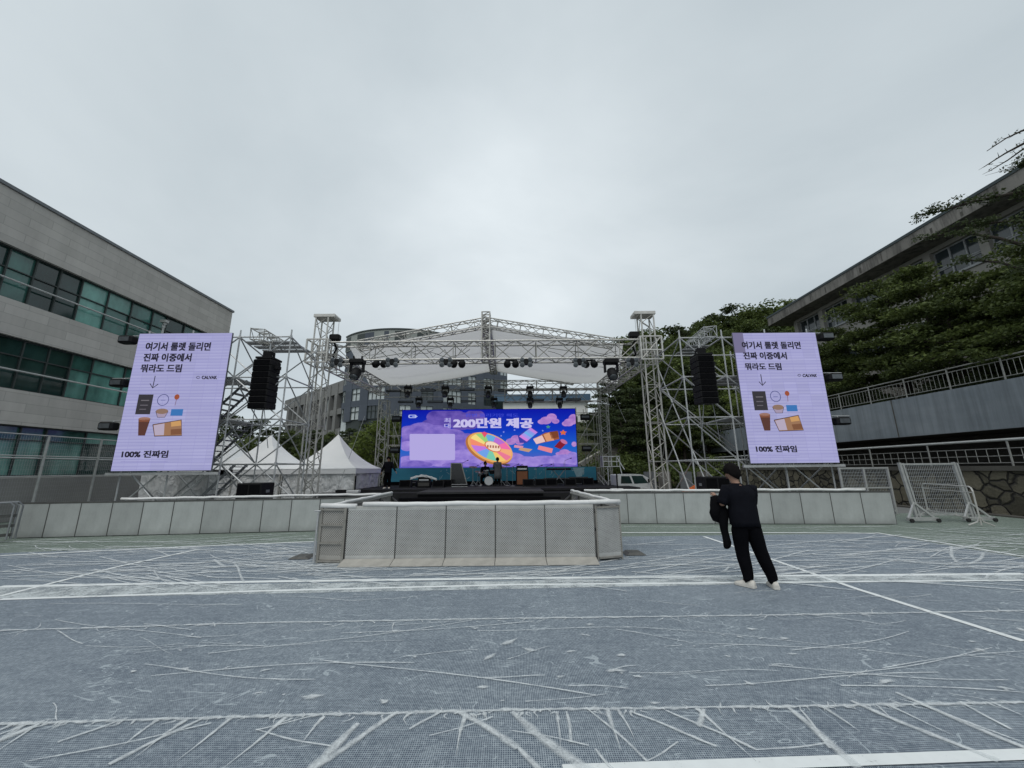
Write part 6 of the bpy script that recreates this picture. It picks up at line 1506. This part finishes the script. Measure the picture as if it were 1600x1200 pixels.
    for i in range(rows+1):
        rg = []
        for k in range(n):
            az = 2*math.pi*k/n; back = .5-.5*math.cos(az)   # az 0 = forward
            lim = math.pi*(.35+.47*back)*(1+.05*math.sin(k*2.7)+.03*math.sin(k*5.1+1)); th = lim*i/rows+.03
            rr = 1+.13*noise.noise(V((math.cos(az)*4,math.sin(az)*4,i*1.1)))+.035*((k+i) % 2)-.04*(i/rows)**3
            v_ = fw*(math.sin(th)*math.cos(az)*.120) + rt*(math.sin(th)*math.sin(az)*.108) + up*(math.cos(th)*.138)
            rg.append(T(hd+v_*rr+up*.004-fw*.012))
        rs.append(rg)
    m.rings(rs); m.build('hair', mats.get('hair', M['hair']), root, smooth=True)
    # shirt or coat: one lofted torso with sleeves grown into it, hem to collar
    lg = J.get('coat', 0); pz = tuple(J['pelvis']); m = MB()
    cP, cC, cN = V(J['pelvis']), V(J['chest']), V(J['neck']); sL, sR = V(J['shL']), V(J['shR']); sh_c = (sL+sR)/2
    axis = (cN-cP); st = []
    if lg: st += [(cP+V((0,0,-lg-.05)), .235,.19), (cP+V((0,0,-lg*.5)), .215,.17)]
    st += [(cP+V((0,0,-.11)), .205,.148), (cP+V((0,0,-.04)), .203,.146), (cP.lerp(cC,.3), .196,.140), (cP.lerp(cC,.6), .196,.136), (cP.lerp(cC,.85), .203,.135), (cC.lerp(sh_c,.35), .212,.130), (cC.lerp(sh_c,.7), .210,.118), (sh_c+axis.normalized()*.005, .196,.100), (sh_c+axis.normalized()*.035, .150,.086), (cN.lerp(sh_c,.25), .090,.074), (cN+axis.normalized()*.012, .068,.070), (cN+axis.normalized()*.010, .058,.060)]
    rs = []; NN = 28
    for q_, (c_, a_, b_) in enumerate(st):
        rg = []
        for k in range(NN):
            t = 2*math.pi*k/NN; x = math.copysign(abs(math.cos(t))**.82, math.cos(t)); y = math.copysign(abs(math.sin(t))**.88, math.sin(t))
            wr_ = .022*noise.noise(V((x*2.5+q_*.9, y*2.5, q_*1.3+loc[0]))) if q_ < len(st)-4 else 0
            rg.append(T(c_+V((x*(a_+wr_), y*(b_+wr_), .010*math.sin(t*3) if q_ < 1 else 0))))
        rs.append(rg)
    m.rings(rs)
    for s in 'LR':
        s0, e0, w0 = V(J['sh'+s]), V(J['el'+s]), V(J['wr'+s]); inn = s0.lerp(sh_c, .35)
        if J.get('long', 0): pts = [inn, s0, s0.lerp(e0,.5), e0, e0.lerp(w0,.5), e0.lerp(w0,.95)]; rr = [.06,.080,.068,.060,.052,.042]
        else: pts = [inn, s0+V((0,0,-.01)), s0.lerp(e0,.35), s0.lerp(e0,.7), s0.lerp(e0,.92)]; rr = [.06,.086,.085,.082,.078]
        m.path([T(p) for p in pts], [x*scale for x in rr], 14)
    m.build('shirt' if not lg else 'coat', mats['top'], root, smooth=True)
    m = MB(); rs = []; hc_ = (V(J['hpL'])+V(J['hpR']))/2
    for c_, a_, b_ in ((cP+V((0,0,.05)),.160,.118),(cP+V((0,0,-.02)),.178,.130),(cP.lerp(hc_,1.0)+V((0,0,-.02)),.188,.136),(hc_+V((0,0,-.07)),.180,.128),(hc_+V((0,0,-.115)),.10,.08)):
        rs.append([T(c_+V((math.cos(2*math.pi*k/20)*a_, math.sin(2*math.pi*k/20)*b_, 0))) for k in range(20)])
    m.rings(rs)
    for s in 'LR':
        h0, k0, a0 = V(J['hp'+s]), V(J['kn'+s]), V(J['an'+s]); pts = [h0+V((0,0,.02)), h0+V((0,0,-.05)), h0.lerp(k0,.3), h0.lerp(k0,.65), k0, k0.lerp(a0,.3), k0.lerp(a0,.6), k0.lerp(a0,.85), k0.lerp(a0,.97), k0.lerp(a0,1.02)]
        m.path([T(p+V((.006*math.sin(i_*2.1),.008*math.cos(i_*1.7),0))) for i_, p in enumerate(pts)], [x*scale for x in (.08,.104,.112,.104,.092,.088,.080,.070,.066,.058)], 16)
    m.build('trousers', mats['legs'], root, smooth=True)
    for s in 'LR':
        a, b_ = V(J['an'+s]), V(J['toe'+s]); d = (b_-a); d.z = 0; d.normalize(); n_ = V((-d.y,d.x,0)); m = MB(); rs = []; z0 = b_.z-.03
        lift = (a.z-.085)-(0 if a.z < .1 else 0)
        for t, w_, h_ in ((-.075,.030,.07),(-.06,.040,.095),(0,.043,.105),(.06,.045,.085),(.12,.050,.062),(.17,.046,.048),(.20,.026,.034)):
            c = a+d*t; zb_ = a.z-.085+(b_.z-.03-(a.z-.085))*max(0,t)/.17
            rs.append([T(c+n_*(w_*x)+V((0,0,-c.z+zb_+h_*z))) for x, z in ((-1,.02),(-1.02,.45),(-.7,.9),(0,1),(.7,.9),(1.02,.45),(1,.02),(0,0))])
        m.rings(rs); sh_ = m.build('shoe', mats['shoe'], root, smooth=True)
        m = MB(); rs = []
        for t, w_ in ((-.078,.034),(-.06,.046),(.06,.050),(.12,.055),(.175,.050),(.205,.028)):
            c = a+d*t; zb_ = a.z-.085+(b_.z-.03-(a.z-.085))*max(0,t)/.17; rs.append([T(c+n_*(w_*x)+V((0,0,-c.z+zb_+z))) for x, z in ((-1,-.002),(-1,.026),(1,.026),(1,-.002))])
        m.rings(rs); m.build('sole', mats.get('sole', M['sole']), sh_)
    return root, T
# man in the foreground: seen from behind, weight on the left leg, right foot trailing, left forearm raised with a jacket over it
f0 = G(1184,917)
J = dict(pelvis=(.0,.0,.93), chest=(-.03,-.015,1.27), neck=(-.055,.012,1.415), headbase=(-.070,.030,1.505), head=(-.082,.045,1.580), face=(-.55,.84,-.12),
         shL=(-.205,0,1.350), elL=(-.275,.05,1.11), wrL=(-.245,.27,1.22), shR=(.150,-.015,1.350), elR=(.165,.06,1.11), wrR=(.06,.27,1.17),
         hpL=(-.085,.0,.88), knL=(-.07,.05,.49), anL=(-.05,.0,.085), toeL=(-.115,.10,.03), hpR=(.085,0,.88), knR=(.16,-.01,.48), anR=(.265,-.06,.085), toeR=(.30,.08,.032))
man, T = person('man seen from behind in black, standing on the court with a jacket over his arm', (f0.x-.06, f0.y, 0), 0.0, J, dict(skin=M['skin'], top=M['tee'], legs=M['trouser'], shoe=M['shoe']), scale=1.0)
# jacket draped over the forearm: a folded hanging cloth
jk = thing('jacket', 'dark jacket hanging folded over the left forearm of the man in black', 'jacket', T((-.28,.14,.62)))
m = MB(); rs = []
prof = [(1.235,.03,.03),(1.22,.085,.07),(1.16,.105,.08),(1.08,.115,.085),(1.00,.105,.075),(.93,.085,.065),(.88,.07,.05),(.85,.03,.03)]
for i, (z, a_, b_) in enumerate(prof):
    cx = -.315+.03*math.sin(i*.9)+(.03 if z < .95 else 0); cyy = .15
    rs.append([T((cx+math.cos(t)*a_*(1+.22*math.sin(3*t+i*.8)), cyy+math.sin(t)*b_*(1+.2*math.cos(2*t+i)), z+.012*math.sin(2*t+i))) for t in (2*math.pi*k/14 for k in range(14))])
m.rings(rs); m.build('body_fold', M['jacket'], jk, smooth=True)
m = MB(); rs = []
for i, (z, r) in enumerate(((1.10,.03),(1.05,.07),(.95,.075),(.85,.066),(.75,.056),(.66,.054),(.58,.060),(.52,.052),(.49,.03))): rs.append([T((-.255+.012*math.sin(i*1.3)+math.cos(t)*r, .10+math.sin(t)*r*.8, z)) for t in (2*math.pi*k/10 for k in range(10))])
m.rings(rs); m.build('sleeve', M['jacket'], jk, smooth=True)
# people on the stage
def stand(**k):
    d = dict(pelvis=(0,0,.93), chest=(0,0,1.28), neck=(0,.01,1.45), headbase=(0,.02,1.52), head=(0,.03,1.60), shL=(-.18,0,1.39), elL=(-.24,.0,1.12), wrL=(-.25,.06,.88), shR=(.18,0,1.39), elR=(.24,0,1.12), wrR=(.25,.06,.88),
             hpL=(-.09,0,.88), knL=(-.10,.02,.48), anL=(-.11,0,.085), toeL=(-.14,.14,.03), hpR=(.09,0,.88), knR=(.10,.02,.48), anR=(.11,0,.085), toeR=(.14,.14,.03)); d.update(k); return d
bk = dict(skin=M['skin'], top=M['tee'], legs=M['trouser'], shoe=M['shoe'])
q = at(605,760,22.0)
person('person in black standing at the left end of the stage with arms spread slightly', (q.x, 22.0, DZ), math.pi, stand(elL=(-.30,.05,1.13), wrL=(-.46,.12,.92), elR=(.27,.04,1.12), wrR=(.33,.10,.88), long=1), bk, 'people on the stage', sub=1)
q = at(758,757,24.9)
person('person in black sitting at the drum kit', (q.x, 25.0, DZ+.02), math.pi, stand(pelvis=(0,0,.62), chest=(0,.04,.98), neck=(0,.06,1.15), headbase=(0,.07,1.22), head=(0,.08,1.30), shL=(-.18,.03,1.08), elL=(-.27,.12,.82), wrL=(-.16,.36,.80), shR=(.18,.03,1.08), elR=(.27,.12,.82), wrR=(.16,.36,.80),
       hpL=(-.10,.02,.58), knL=(-.20,.42,.56), anL=(-.20,.44,.085), toeL=(-.22,.58,.03), hpR=(.10,.02,.58), knR=(.20,.42,.56), anR=(.20,.44,.085), toeR=(.22,.58,.03), long=1), bk, 'people on the stage', sub=1)
q = at(778,757,24.6)
person('person in a long grey coat standing right of the drums with their back turned', (q.x, 24.0, DZ), 0.2, stand(coat=.45, long=1, elL=(-.24,.1,1.10), wrL=(-.15,.30,1.05), elR=(.24,.08,1.10), wrR=(.18,.30,1.0)), dict(skin=M['skin'], top=M['grey_coat'], legs=M['trouser'], shoe=M['rubber'], sole=M['rubber']), 'people on the stage', scale=.98, sub=1)
q = at(716,757,24.4)
person('person in black crouching behind the clear panel', (q.x, 24.4, DZ), math.pi, stand(pelvis=(0,-.05,.42), chest=(0,.12,.72), neck=(0,.2,.87), headbase=(0,.23,.93), head=(0,.27,1.0), shL=(-.18,.15,.82), elL=(-.22,.34,.62), wrL=(-.14,.5,.5), shR=(.18,.15,.82), elR=(.22,.34,.62), wrR=(.14,.5,.5),
       hpL=(-.10,-.02,.40), knL=(-.18,.34,.50), anL=(-.16,.10,.085), toeL=(-.18,.24,.03), hpR=(.10,-.02,.40), knR=(.18,.34,.50), anR=(.16,.10,.085), toeR=(.18,.24,.03), long=1), bk, 'people on the stage', sub=1)
bpy.context.view_layer.update()
